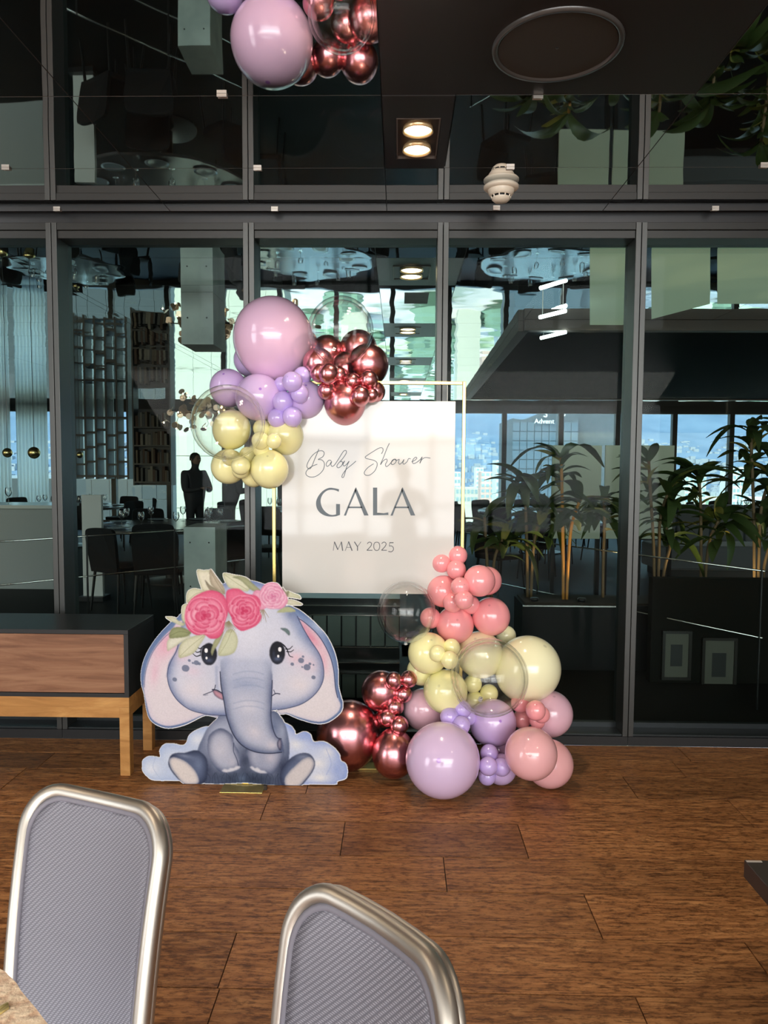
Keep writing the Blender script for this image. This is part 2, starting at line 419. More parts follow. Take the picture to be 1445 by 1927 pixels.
# smoke detector
pd = atZ(943, 346, CEIL)
sd = empty('smoke_detector', (pd.x, pd.y, CEIL)); tag(sd, 'cream round smoke detector hanging from the mirrored ceiling near the window frame', 'smoke detector')
m_cream = pbr('cream_plastic', (.78, .70, .56), .35)
k = 32*pd.y/FPX
MB().lathe([(k*.8, 0), (k*1.0, -.012), (k*1.0, -.02), (k*.93, -.026), (k*.78, -.03), (k*.74, -.03)], 40).obj('base', m_cream, sd, smooth=True, keep=False)
MB().lathe([(k*.76, -.028), (k*.72, -.045), (k*.66, -.052), (k*.60, -.058), (k*.56, -.058)], 40).obj('collar', m_cream, sd, smooth=True, keep=False)
for i in range(10):
    t = 2*PI*i/10; MB().bar((k*.56*math.cos(t), k*.56*math.sin(t), -.057), (k*.52*math.cos(t), k*.52*math.sin(t), -.068), .0035, 5).obj('vent_rib', m_cream, sd, keep=False)
MB().lathe([(k*.45, -.056), (k*.45, -.07)], 24).obj('dark_chamber', m_black, sd, smooth=True, keep=False)
MB().lathe([(k*.53, -.066), (k*.52, -.074), (k*.36, -.086), (.0001, -.088)], 40).obj('cap', m_cream, sd, smooth=True, keep=False)

# ================================================================== near room shell behind / beside the camera
m_wall = pbr('warm_grey_plaster', (.30, .28, .26), .8)
tag(boxo('wall_left', -6.6, -6.5, -6.4, WALL+.3, 0, CEIL, m_wall), kind='structure')
tag(boxo('wall_right', 6.5, 6.6, -6.4, WALL+.3, 0, CEIL, m_wall), kind='structure')
wb = MB().box(-6.5, 6.5, -6.7, -6.5, 0, CEIL).obj('wall_back', m_wall); tag(wb, kind='structure')
wn = empty('window_1', (0, -6.1, 0)); tag(wn, kind='structure')
for i in range(9):
    x_ = -4.2+i*1.2; boxo('mullion', x_-.035, x_+.035, -6.12, -6.0, 0, CEIL, m_frame, wn)
boxo('transom', -4.2, 5.4, -6.12, -6.02, 1.95, 2.0, m_frame, wn); boxo('transom', -4.2, 5.4, -6.12, -6.02, .75, .8, m_frame, wn)

# ================================================================== glass facade
SEAM = [-4.017, -2.957, -1.897, -.821, .230, 1.289, 2.348, 3.407, 4.466]
GY = WALL+.135
def zAt(py, Y=WALL, px=722): return atY(px, py, Y).z
z_gap = zAt(418); z_mid = zAt(432); z_head = zAt(447); z_pl = zAt(1377)
facade = empty('wall_facade', (0, WALL, 0)); tag(facade, kind='structure')
for x_ in SEAM:
    for sgn in (-1, 1):
        a, b = sorted((x_+sgn*.002, x_+sgn*.030))
        boxo('mullion', a, b, WALL, GY+.05, z_pl-.01, z_gap, m_frame, facade, bevel=.0015)
for a, b in zip(SEAM, SEAM[1:]):
    xa, xb = a+.0305, b-.0305
    boxo('head_rail', xa, xb, WALL+.004, GY+.05, z_mid+.001, z_gap, m_head, facade, bevel=.0015)
    boxo('head_rail', xa, xb, WALL+.012, GY+.05, z_head, z_mid-.001, m_head, facade, bevel=.0015)
    boxo('sill_rail', xa, xb, WALL+.008, GY+.05, z_pl-.01, z_pl, m_framed, facade, bevel=.001)
    boxo('bottom_bead', xa, xb, GY-.012, GY+.02, z_pl, z_pl+.028, m_framed, facade)
    boxo('glass_pane', xa, xb, GY, GY+.0001, z_pl+.028, z_head, m_glass, facade)
    boxo('plinth', a+.001, b-.001, WALL, GY+.05, 0, z_pl-.011, m_black, facade)
boxo('head_shadow_gap', SEAM[0], SEAM[-1], WALL+.05, GY+.05, z_gap+.0005, CEIL+.012, m_black, facade)
# ================================================================== gold frame, sign
YF = atZ(690, 1443, 0).y            # depth of the frame, from its foot on the floor
m_gold = pbr('brushed_gold', (.66, .50, .16), .26, metal=.85)
def aty(px, py, Y): p = atY(px, py, Y); return p
def sq_tube(name, a, b, w, mat, parent):
    x0, x1 = min(a[0], b[0])-w/2, max(a[0], b[0])+w/2; z0, z1 = min(a[1], b[1])-w/2, max(a[1], b[1])+w/2
    return boxo(name, x0, x1, YF-w/2, YF+w/2, max(z0, 0.0005), z1, mat, parent, bevel=.002)
fr = empty('sign_stand', (aty(690, 1443, YF).x, YF, 0)); tag(fr, 'tall thin rectangular gold metal frame holding the white sign', 'frame')
xl = aty(516, 1000, YF).x; xr = aty(870, 1000, YF).x; zt = aty(700, 720.5, YF).z
sq_tube('post', (xl, 0), (xl, zt), .017, m_gold, fr); sq_tube('post', (xr, 0), (xr, zt), .017, m_gold, fr)
boxo('top_rail', xl+.009, xr-.009, YF-.0085, YF+.0085, zt-.0085, zt+.0085, m_gold, fr, bevel=.002)
boxo('foot_plate', xl-.02, xr+.02, YF-.04, YF+.04, .0005, .008, m_gold, fr)

m_sign = pbr('white_gloss_acrylic', (.64, .63, .60), .06, spec=.4)
mp = coords(m_sign, (1, 1, 1)); n = N(m_sign, 'ShaderNodeTexNoise'); n.inputs['Scale'].default_value = 1.8; L(m_sign, mp, 0, n, 'Vector'); add_bump(m_sign, n, 'Fac', .12, .01)
YS = YF-.014
sg = empty('sign_board', (aty(692, 935, YS).x, YS, aty(692, 1116, YS).z)); tag(sg, 'white glossy sign panel with grey lettering hung inside the gold frame', 'sign')
c1 = aty(530, 754, YS); c2 = aty(855, 755, YS); c3 = aty(531, 1117, YS); c4 = aty(855, 1117, YS)
sx0, sx1, sz0, sz1 = (c1.x+c3.x)/2, (c2.x+c4.x)/2, (c3.z+c4.z)/2, (c1.z+c2.z)/2
boxo('panel', sx0, sx1, YS, YS+.005, sz0, sz1, m_sign, sg, bevel=.001)
for x_ in (sx0+.04, sx1-.04): MB().bar((x_, YS+.012, sz1-.02), (x_, YS+.012, zt-.01), .0012, 6).obj('hanging_wire', m_steel, sg)
m_ink = pbr('slate_grey_vinyl', (.095, .12, .14), .5); m_ink2 = pbr('charcoal_vinyl', (.055, .06, .068), .35)
YL = YS-.0008
def S6(x, y, Y=None): p = atY(560+x/5.5577, 820+y/5.5577, Y or YL); return (p.x, p.z)
def flat_polys(name, polys, mat, parent):
    bm = bmesh.new()
    for poly in polys:
        v0 = [bm.verts.new((x, YL, z)) for x, z in poly]
        f = bm.faces.new(v0)
    bmesh.ops.triangulate(bm, faces=bm.faces[:])
    r = bmesh.ops.extrude_face_region(bm, geom=bm.faces[:]); vs = [g for g in r['geom'] if isinstance(g, bmesh.types.BMVert)]
    bmesh.ops.translate(bm, verts=vs, vec=(0, .0006, 0))
    return bm_obj(name, bm, mat, parent)
def resamp(pts, n):
    P = crom(pts, 8); d = [0]
    for p, q in zip(P, P[1:]): d.append(d[-1]+math.hypot(q[0]-p[0], q[1]-p[1]))
    out = []; j = 0
    for i in range(n+1):
        t = d[-1]*i/n
        while j < len(d)-2 and d[j+1] < t: j += 1
        f = (t-d[j])/max(1e-9, d[j+1]-d[j]); out.append((P[j][0]+(P[j+1][0]-P[j][0])*f, P[j][1]+(P[j+1][1]-P[j][1])*f))
    return out
Go = resamp([(433, 560), (385, 549), (330, 545), (270, 572), (220, 625), (193, 690), (200, 755), (232, 803), (285, 835), (345, 846), (402, 842)], 30)
Gi = resamp([(430, 586), (385, 568), (330, 567), (290, 585), (255, 625), (240, 680), (252, 740), (285, 790), (330, 822), (370, 829), (402, 822)], 30)
G_ = [[Go[i], Go[i+1], Gi[i+1], Gi[i]] for i in range(30)]+[[(402, 713), (443, 715), (443, 828), (402, 842)]]
def A_(dx, y0=0):
    return [[(483+dx, 835), (506+dx, 835), (535+dx, 756), (541+dx, 741), (612+dx, 578), (598+dx, 566), (604+dx, 545)],
            [(610+dx, 538), (742+dx, 834), (695+dx, 834), (670+dx, 770), (598+dx, 580), (600+dx, 556)], [(530+dx, 741), (672+dx, 741), (676+dx, 757), (526+dx, 757)]]
letters = {'letter_g': G_, 'letter_a': A_(0), 'letter_l': [[(788, 542), (832, 542), (832, 806), (838, 814), (900, 811), (948, 802), (950, 828), (788, 833)]], 'letter_a.001': A_(488)}
for k_, ps in letters.items(): flat_polys('letter', [[S6(*p) for p in poly] for poly in ps], m_ink, sg)
def ribbon(polys, pts, w0, w1=None, sm=6):
    P = crom(pts, sm) if len(pts) > 2 and sm > 1 else pts; w1 = w0 if w1 is None else w1; n = len(P); Lf = []; Rt = []
    for i in range(n):
        a = P[max(i-1, 0)]; b = P[min(i+1, n-1)]; dx, dy = b[0]-a[0], b[1]-a[1]; l = math.hypot(dx, dy) or 1
        w = (w0+(w1-w0)*i/(n-1))/2; Lf.append((P[i][0]-dy/l*w, P[i][1]+dx/l*w)); Rt.append((P[i][0]+dy/l*w, P[i][1]-dx/l*w))
    for i in range(n-1): polys.append([S6(*q) for q in (Lf[i], Lf[i+1], Rt[i+1], Rt[i])])
D = []
DL = []
for pts, w in [([(372, 1202), (385, 1108)], 5), ([(384, 1108), (420, 1192)], 11), ([(420, 1192), (458, 1110)], 5), ([(457, 1108), (471, 1203)], 11),
               ([(497, 1203), (534, 1108)], 5), ([(532, 1106), (570, 1203)], 11), ([(512, 1168), (556, 1168)], 5),
               ([(593, 1108), (626, 1160)], 10), ([(663, 1108), (627, 1160)], 5), ([(626, 1156), (626, 1203)], 10),
               ([(782, 1198), (722, 1198)], 7), ([(933, 1198), (876, 1198)], 7), ([(1003, 1118), (962, 1118)], 9), ([(963, 1116), (958, 1156)], 5)]:
    D1 = []; ribbon(D1, pts, w, sm=1); DL.append((sum(p[0] for p in pts)/len(pts), D1))
for pts, w0, w1 in [([(728, 1130), (742, 1115), (760, 1113), (773, 1130), (762, 1158), (726, 1197)], 7, 8), ([(879, 1130), (893, 1115), (911, 1113), (925, 1130), (914, 1158), (878, 1197)], 7, 8),
                ([(958, 1154), (980, 1152), (999, 1168), (1000, 1195), (980, 1213), (948, 1210)], 7, 8),
                ([(827, 1112), (808, 1118), (797, 1140), (797, 1168), (808, 1193), (827, 1200), (846, 1193), (857, 1168), (857, 1140), (846, 1118), (827, 1112)], 7, 7)]:
    D1 = []; ribbon(D1, pts, w0, w1); DL.append((sum(p[0] for p in pts)/len(pts), D1))
for lo_, hi_ in ((360, 480), (480, 580), (580, 700), (700, 790), (790, 865), (865, 940), (940, 1010)):
    flat_polys('digit' if lo_ > 690 else 'letter', [q for c_, d_ in DL if lo_ <= c_ < hi_ for q in d_], m_ink2, sg)
for pts in [[(222, 138), (205, 180), (178, 245), (150, 315), (128, 345), (102, 335), (98, 305), (120, 255), (160, 200), (215, 162), (258, 158), (278, 182), (262, 220), (215, 248), (250, 252), (278, 285), (272, 345), (235, 395), (180, 428), (125, 430), (90, 408), (90, 375), (120, 340), (160, 315), (206, 298)],
            [(352, 262), (330, 255), (308, 275), (298, 302), (308, 320), (330, 308), (356, 268), (348, 300), (360, 320), (385, 306), (430, 240), (478, 165), (505, 155), (508, 182), (470, 240), (425, 290), (410, 320), (425, 335), (452, 320), (470, 290), (462, 268), (448, 275)],
            [(470, 290), (492, 264), (474, 300), (488, 316), (515, 295), (538, 266), (520, 305), (500, 370), (482, 430), (464, 434), (470, 405), (510, 350), (570, 300), (610, 265)],
            [(876, 190), (893, 155), (885, 128), (850, 130), (790, 165), (728, 205), (706, 225), (725, 240), (790, 255), (826, 277), (830, 315), (805, 370), (755, 410), (715, 413), (696, 392), (710, 360), (745, 325), (795, 293)],
            [(960, 78), (935, 130), (900, 220), (866, 302), (895, 262), (928, 244), (936, 265), (918, 300), (930, 323), (960, 300), (985, 270), (1010, 245), (990, 258), (978, 285), (990, 302), (1015, 290), (1032, 262), (1025, 246), (1012, 246), (1035, 258), (1062, 246), (1055, 280), (1068, 298), (1095, 275), (1112, 248), (1100, 285), (1115, 296), (1145, 270), (1160, 240), (1182, 242)],
            [(1192, 272), (1225, 257), (1246, 235), (1235, 224), (1210, 245), (1200, 275), (1215, 291), (1250, 275), (1285, 245), (1302, 222), (1290, 255), (1278, 287), (1295, 255), (1320, 233), (1345, 228), (1388, 234)]]:
    K = []; ribbon(K, pts, 7.2); flat_polys('script_letters', K, m_ink, sg)

# ================================================================== balloons
def latex(name, col, rough=.16, dotcol=None):
    m = pbr(name, col, rough, coat=.5, spec=.45, coat_rough=.04)
    b = bsdf(m); b.inputs['Subsurface Weight'].default_value = 0.0
    tc = N(m, 'ShaderNodeTexCoord'); vd = N(m, 'ShaderNodeVectorMath', operation='DISTANCE'); L(m, tc, 'Object', vd, 0); vd.inputs[1].default_value = (0, 0, 1.0)
    d = dotcol or tuple(x*.8 for x in col)
    r = ramp(m, [(.0, d), (.045, d), (.075, col), (1, col)]); L(m, vd, 'Value', r, 'Fac'); L(m, r, 'Color', b, 'Base Color')
    return m
m_bal = {
 'pinklilac': latex('pink_lilac_latex', (.84, .55, .75), dotcol=(.50, .22, .62)),
 'lilac': latex('lilac_latex', (.68, .50, .82), dotcol=(.42, .22, .68)),
 'lavender': latex('lavender_latex', (.76, .57, .82), dotcol=(.55, .30, .80)),
 'violet': latex('violet_latex', (.62, .47, .90)),
 'yellow': latex('pastel_yellow_latex', (.97, .92, .47)),
 'pale': latex('pale_yellow_latex', (.95, .92, .60)),
 'coral': latex('coral_latex', (.93, .36, .38)),
 'pink': latex('salmon_pink_latex', (.90, .47, .49)),
 'mauve': latex('mauve_pink_latex', (.82, .50, .60)),
}
mrg = pbr('rose_gold_chrome', (.76, .32, .35), .26, metal=1., coat=.25)
m_bal['rose'] = mrg
mb = bpy.data.materials.new('clear_bubble_film'); mb.use_nodes = True; t = mb.node_tree; t.nodes.clear()
o_ = t.nodes.new('ShaderNodeOutputMaterial'); tr = t.nodes.new('ShaderNodeBsdfTransparent'); gl = t.nodes.new('ShaderNodeBsdfGlossy'); gl.inputs['Roughness'].default_value = .03
lw = t.nodes.new('ShaderNodeLayerWeight'); lw.inputs[0].default_value = .5
rp = t.nodes.new('ShaderNodeMapRange'); rp.inputs['From Min'].default_value = 0.0; rp.inputs['From Max'].default_value = 1.; rp.inputs['To Min'].default_value = .018; rp.inputs['To Max'].default_value = .95
pw = t.nodes.new('ShaderNodeMath'); pw.operation = 'POWER'; pw.inputs[1].default_value = 3.6
mx = t.nodes.new('ShaderNodeMixShader'); tr.inputs[0].default_value = (.992, .992, .985, 1)
t.links.new(lw.outputs['Facing'], pw.inputs[0]); t.links.new(pw.outputs[0], rp.inputs[0]); t.links.new(rp.outputs[0], mx.inputs[0]); t.links.new(tr.outputs[0], mx.inputs[1]); t.links.new(gl.outputs[0], mx.inputs[2]); t.links.new(mx.outputs[0], o_.inputs[0])
m_bal['clear'] = mb
def balloon_mesh(name, mat, pear=.10, n=40, rings=26, clear=False):
    v = []; f = []
    for i in range(1, rings):
        ph = PI*i/rings; z = math.cos(ph); rr = math.sin(ph)
        if z < 0: rr *= 1-pear*(z*z); z *= 1+pear*.9
        for k in range(n):
            a = 2*PI*k/n; w = 1.0
            if clear: w = 1+.02*math.sin(9*a)*max(0, -z-.55)
            v.append((rr*w*math.cos(a), rr*w*math.sin(a), z))
    top = len(v); v.append((0, 0, 1)); bot = len(v); v.append((0, 0, -(1+pear*.9)))
    for i in range(rings-2):
        for k in range(n): j = (k+1) % n; f.append((i*n+k, (i+1)*n+k, (i+1)*n+j, i*n+j))
    for k in range(n):
        j = (k+1) % n; f.append((top, k, j)); f.append((bot, (rings-2)*n+j, (rings-2)*n+k))
    me = bpy.data.meshes.new(name); me.from_pydata(v, [], f); me.materials.append(mat); me.polygons.foreach_set('use_smooth', [True]*len(f)); me.update()
    return me
bmesh_ = {k: balloon_mesh('balloon', m, clear=(k == 'clear'), pear=.10 if k != 'clear' else .03) for k, m in m_bal.items()}
kb = MB().lathe([(.03, .0), (.035, -.03), (.06, -.05), (.03, -.07), (.07, -.13), (.0001, -.12)], 10)
knots = {}
for k, m in m_bal.items():
    me = bpy.data.meshes.new('knot'); me.from_pydata(kb.v, [], kb.f); me.materials.append(m if k != 'clear' else pbr('clear_knot', (.8, .8, .78), .2, trans=.5)); knots[k] = me
placed = []
def garland(rows, group, yback, ymin):
    for row in rows:
        px, py, r, kind, lab = row[:5]; opt = row[5] if len(row) > 5 else {}
        sy = opt.get('sy', 1.0); Y = opt.get('Y')
        if Y == 'floor':
            q0 = atY(px, py, 1.0); sl = CAMH-q0.z; Y = CAMH/(sl+r*opt.get('el', 1)/FPX)-.002
        if Y is None:
            Y = yback+opt.get('dy', 0)
            for (qx, qy, qr, qY, qk) in placed:
                d = math.hypot(px-qx, py-qy)/FPX*Y; ra = r*Y/FPX; rb = qr*qY/FPX; tgt = (ra+rb)*(.84 if 'clear' not in (kind, qk) else .97)
                if d < tgt: Y = min(Y, qY-math.sqrt(tgt*tgt-d*d)*(1 if not opt.get('sq') else opt['sq']))
            Y = max(Y, ymin)
        placed.append((px, py, r, Y, kind))
        p = atY(px, py, Y); R = r*Y/FPX*(1-.5*(r/FPX)**2)
        rnd = random.Random(int(px*7+py))
        tilt = opt.get('tilt', rnd.uniform(-.5, .5)); pitch = opt.get('pitch', rnd.uniform(.35, 1.2))
        # neck points away from the viewer, into the garland
        axis = Vector((math.sin(tilt)*.8, -math.sin(pitch), math.cos(pitch)))
        if opt.get('axis'): axis = Vector(opt['axis'])
        o = bpy.data.objects.new('balloon', bmesh_[kind]); COL.objects.link(o)
        o.rotation_mode = 'QUATERNION'; o.rotation_quaternion = axis.normalized().to_track_quat('Z', 'Y')
        o.location = p; el = opt.get('el', 1.03); o.scale = (R, R, R*el)
        tag(o, lab, 'balloon', group)
        if kind == 'clear':
            fi = bpy.data.objects.new('inner_film', bmesh_[kind]); COL.objects.link(fi); fi.parent = o; fi.scale = (.92, .92, .93); fi.location = (.02, 0, -.04)  # second shell added to double the bright rim
        kk = bpy.data.objects.new('knot', knots[kind]); COL.objects.link(kk); kk.parent = o; kk.location = (0, 0, -1.07)
up = 'balloons of the upper garland'; lo = 'balloons of the lower garland'
garland([
 (470, 677, 30, 'lilac', 'lilac balloon half hidden under the big pink lilac one, at its lower left', {'Y': 3.93}),
 (599, 684, 29, 'rose', 'rose gold balloon tucked deep behind the right edge of the big pink lilac one'),
 (706, 737, 19, 'rose', 'dark rose gold balloon showing behind the right end of the upper garland'),
 (477, 893, 24, 'yellow', 'dull yellow balloon at the back of the lowest upper garland tip'),
 (674, 657, 35, 'rose', 'rose gold balloon behind the clear bubble, right of two at its top', {'Y': 3.98}),
 (616, 662, 31, 'rose', 'rose gold balloon seen through the lower left of the top clear bubble', {'Y': 3.97}),
 (566, 650, 33, 'rose', 'rose gold balloon hidden behind the huge pink lilac one, mirrored in the ceiling', {'Y': 3.97}),
 (652, 694, 31, 'rose', 'rose gold balloon deep in the centre of the upper rose gold ones', {'Y': 3.86}),
 (514, 637, 74, 'pinklilac', 'huge pink lilac balloon crowning the upper garland', {'pitch': .15, 'tilt': -.1, 'el': 1.04, 'Y': 3.76}),
 (575, 752, 35, 'lilac', 'violet toned lilac balloon beside the rose gold one over the sign corner'),
 (649, 758, 39, 'rose', 'round rose gold balloon hanging lowest of them over the sign top'),
 (430, 730, 35, 'lilac', 'lilac balloon furthest left, above the side clear bubble', {'Y': 3.78}),
 (487, 748, 44, 'lilac', 'medium lilac balloon below the huge pink lilac one', {'pitch': 1.3}),
 (692, 687, 39, 'rose', 'largest rose gold balloon at the right of the upper garland', {'Y': 3.80}),
 (537, 820, 34, 'yellow', 'yellow balloon overlapping the left edge of the sign, upper of two'),
 (436, 808, 36, 'yellow', 'yellow balloon inside the outline of the side clear bubble'),
 (430, 878, 33, 'yellow', 'yellow balloon at the lower left tip of the upper garland'),
 (507, 883, 36, 'yellow', 'yellow balloon hanging lowest, right beside the sign edge'),
 (493, 806, 17, 'yellow', 'small yellow balloon touching the lilac cluster from below'),
 (491, 845, 15, 'yellow', 'small yellow balloon peeking out under its pair'),
 (490, 829, 16.5, 'yellow', 'small yellow balloon, left of the pair in the middle of the yellows'),
 (515, 830, 14.5, 'yellow', 'small yellow balloon, right of the pair in the middle of the yellows'),
 (433, 861, 16, 'yellow', 'small yellow balloon under the bottom rim of the side clear bubble'),
 (466, 857, 16, 'yellow', 'small yellow balloon between the side bubble and the lowest yellow balloon'),
 (453, 884, 17, 'yellow', 'small yellow balloon just showing beneath its front neighbour'),
 (453, 876, 18, 'yellow', 'small yellow balloon standing foremost at the lower left tip', {'pitch': 1.35}),
 (530, 724, 15, 'violet', 'small violet balloon behind the left of the violet cluster'),
 (569.5, 707, 17, 'violet', 'small violet balloon at the top right of the violet cluster'),
 (564, 741, 17, 'violet', 'small violet balloon at the right middle of the violet cluster'),
 (550, 718.5, 19, 'violet', 'small violet balloon foremost at the top of the violet cluster'),
 (532.5, 756, 19.5, 'violet', 'small violet balloon at the left middle of the violet cluster'),
 (521.7, 787, 18, 'violet', 'small violet balloon at the lower left end of the violet cluster'),
 (550, 784, 18.5, 'violet', 'small violet balloon at the lower right end of the violet cluster'),
 (601, 702, 17.5, 'rose', 'small rose gold balloon behind the left of the front ones'),
 (637, 707, 17, 'rose', 'small rose gold balloon behind the right of the front pair'),
 (615, 735, 17.5, 'rose', 'small rose gold balloon hanging below the front pair'),
 (618.5, 703.5, 19, 'rose', 'small rose gold balloon foremost under the top clear bubble'),
 (663, 718, 16, 'rose', 'small rose gold balloon left of the trio on the right'),
 (699, 744, 13.5, 'rose', 'smallest rose gold balloon, half hidden at the far right'),
 (694, 715.5, 18, 'rose', 'small rose gold balloon topmost of the trio on the right'),
 (678, 745, 18.5, 'rose', 'small rose gold balloon lowest of the trio on the right'),
 (641, 622, 61, 'clear', 'large clear bubble balloon at the top of the upper garland', {'Y': 3.55, 'axis': (.15, -.35, 1)}),
 (429, 795, 69, 'clear', 'large clear bubble balloon at the left side over the yellows', {'axis': (.2, -.5, .8)}),
], up, YF-.02, YF-.46)
placed.clear()
garland([
 (793, 1262, 28, 'yellow', 'yellow balloon at the back, left under the upper yellow one'),
 (952, 1196, 19, 'pale', 'pale yellow balloon peeking out right of the coral ones', {'Y': 3.9}),
 (917, 1093, 27, 'coral', 'coral balloon behind the right side near the garland top'),
 (903, 1232, 44, 'pale', 'pale yellow balloon behind the front clear bubble'),
 (938, 1412, 29, 'lilac', 'lilac balloon deep at the back near the floor'),
 (942, 1447, 30, 'lilac', 'lilac balloon at the back resting on the floor behind the small violets', {'Y': 'floor'}),
 (810, 1163, 20, 'coral', 'coral balloon seen through the edge of the small clear bubble'),
 (993, 1258.5, 62, 'pale', 'huge pale yellow balloon at the right of the lower garland', {'pitch': .5, 'tilt': .6, 'dy': -.02}),
 (798, 1335, 40, 'mauve', 'mauve balloon behind the rose gold ones, left of the violets'),
 (656, 1382, 62, 'rose', 'huge rose gold balloon at the left end beside the elephant', {'el': 1.06, 'Y': 'floor', 'axis': (.05, -.1, 1)}),
 (717, 1300, 38, 'rose', 'medium rose gold balloon, upper of the three big ones'),
 (741, 1419, 42, 'rose', 'medium rose gold balloon on the floor beside the huge lilac one', {'Y': 'floor', 'el': 1.1, 'axis': (0, -.1, -1)}),
 (834, 1112, 31, 'coral', 'coral balloon against the lower right corner of the sign'),
 (902, 1093, 30, 'coral', 'coral balloon right of the cluster at the garland top', {'pitch': 1.5}),
 (924, 1160, 36, 'coral', 'coral balloon furthest right of the coral group'),
 (856, 1176, 36, 'coral', 'coral balloon lowest of the coral group, above the yellows', {'pitch': 1.1}),
 (806, 1229, 39, 'yellow', 'yellow balloon at the left below the coral group'),
 (838, 1301, 42, 'yellow', 'yellow balloon left of the front clear bubble, above the violets'),
 (927, 1360, 45, 'lilac', 'lilac balloon under the front clear bubble'),
 (1035, 1343, 43, 'mauve', 'mauve balloon at the right edge above the pink pair'),
 (1033, 1437, 46, 'pink', 'salmon pink balloon on the floor at the right end, rear of the pair', {'Y': 'floor'}),
 (999, 1418, 50, 'pink', 'salmon pink balloon at the right end, front of the pair', {'pitch': 1.25}),
 (833, 1430, 71.5, 'lavender', 'huge lavender balloon resting on the floor in front', {'Y': 'floor', 'pitch': 1.2, 'tilt': -.2, 'el': 1.02}),
 (830.5, 1060, 18, 'coral', 'small coral balloon topmost left beside the sign edge'),
 (861.5, 1045, 18, 'coral', 'small coral balloon at the very top of the lower garland'),
 (858.5, 1072, 18.5, 'coral', 'small coral balloon foremost of the three at the top'),
 (866, 1104, 18, 'coral', 'small coral balloon in the middle of the coral group, upper'),
 (851.5, 1134, 18.5, 'coral', 'small coral balloon in the middle of the coral group, left'),
 (886, 1138, 17, 'coral', 'small coral balloon in the middle of the coral group, right behind'),
 (873, 1129, 18, 'coral', 'small coral balloon in the middle of the coral group, foremost'),
 (823, 1230, 16, 'yellow', 'small yellow balloon on the left of the upper yellow trio'),
 (849.5, 1218, 16.5, 'yellow', 'small yellow balloon topmost of the upper yellow trio'),
 (846, 1242, 17, 'yellow', 'small yellow balloon lowest of the upper yellow trio'),
 (889.5, 1287, 17.5, 'yellow', 'small yellow balloon inside the front bubble outline, upper left'),
 (893, 1317, 17, 'yellow', 'small yellow balloon inside the front bubble outline, lowest'),
 (920, 1305, 17.5, 'yellow', 'small yellow balloon inside the front bubble outline, right'),
 (882, 1350, 15, 'violet', 'small violet balloon behind the others left of the lilac one'),
 (870, 1335, 17, 'violet', 'small violet balloon topmost under the front clear bubble'),
 (846, 1349, 18.5, 'violet', 'small violet balloon above the huge front one, left of its group'),
 (867, 1365, 18, 'violet', 'small violet balloon touching the top of the huge front one'),
 (920.5, 1418, 17.5, 'violet', 'small violet balloon topmost between the huge front one and the pink'),
 (916.6, 1461, 17, 'violet', 'small violet balloon lowest by the floor'),
 (943.7, 1443.5, 17.5, 'violet', 'small violet balloon at the right of the floor group'),
 (918.5, 1442, 18, 'violet', 'small violet balloon foremost of the floor group'),
 (980, 1322, 19, 'coral', 'small coral balloon under the right rim of the front clear bubble'),
 (1011, 1357, 15, 'coral', 'small coral balloon low behind its group at the right'),
 (1019, 1345, 16, 'coral', 'small coral balloon at the right, half hidden beside the mauve one'),
 (982, 1353, 18, 'coral', 'small coral balloon left of the pair above the salmon pink one'),
 (1008, 1337, 19, 'coral', 'small coral balloon right of the pair above the salmon pink one'),
 (741, 1281, 16, 'rose', 'small rose gold balloon at the top left by the medium one', {'el': 1.1}),
 (769, 1278, 16.5, 'rose', 'small rose gold balloon at the top right of the lower rose golds', {'pitch': 1.2}),
 (759, 1306, 17, 'rose', 'small rose gold balloon under the top two of the lower rose golds'),
 (743, 1330, 17.5, 'rose', 'small rose gold balloon in the middle of the lower rose golds'),
 (721, 1352, 17.5, 'rose', 'small rose gold balloon behind its front twin on the left'),
 (729, 1351, 16.5, 'rose', 'small rose gold balloon foremost between the big rose golds'),
 (751, 1365, 18, 'rose', 'small rose gold balloon lowest, above the medium one on the floor'),
 (764, 1151, 56, 'clear', 'clear bubble balloon below the right corner of the sign', {'axis': (0, -.3, 1), 'el': 1.05}),
 (920.5, 1275, 74, 'clear', 'large clear bubble balloon in front of the yellow balloons', {'axis': (.1, -.7, .7), 'dy': -.1}),
], lo, YF-.0, YF-.50)

# ================================================================== sideboard
m_walnut = wood('walnut_veneer', (.30, .150, .082), (.23, .105, .055), (.13, .055, .028), scale=(.9, 5, 9), rough=.42, bump=.08, tint=.02, rand=0)
m_pine = wood('honey_pine', (.52, .27, .085), (.44, .21, .06), (.33, .15, .04), scale=(1.2, 6, 6), rough=.45, bump=.06, tint=.05)
m_blk = pbr('black_stained_oak', (.020, .021, .022), .38, spec=.4)
YB = atZ(240, 1460.5, 0).y; YBk = atZ(289, 1409.5, 0).y
def xz(px, py, Y=None): p = atY(px, py, Y or YB); return p.x, p.z
sbx = xz(242.5, 1300)[0]; z1 = xz(242, 1186)[1]; z0 = xz(242, 1313)[1]; za = xz(242, 1351.5)[1]; zm = xz(242, 1332)[1]
xL = sbx-1.75
sb = empty('sideboard', ((xL+sbx)/2, (YB+YBk)/2, 0)); tag(sb, 'black sideboard with walnut drawer front on honey coloured wooden legs', 'sideboard')
th = .022
m4 = MB().box(xL, sbx, YB, YBk+.03, z1-th, z1).obj('top', m_blk, sb, bevel=.0015)
boxo('side_panel', sbx-th, sbx, YB, YBk+.03, z0, z1-th, m_blk, sb); boxo('side_panel', xL, xL+th, YB, YBk+.03, z0, z1-th, m_blk, sb)
boxo('bottom', xL+th, sbx-th, YB, YBk+.03, z0, z0+th*.9, m_blk, sb); boxo('back_panel', xL+th, sbx-th, YBk, YBk+.03, z0+th, z1-th, m_blk, sb)
mid = sbx-1.02
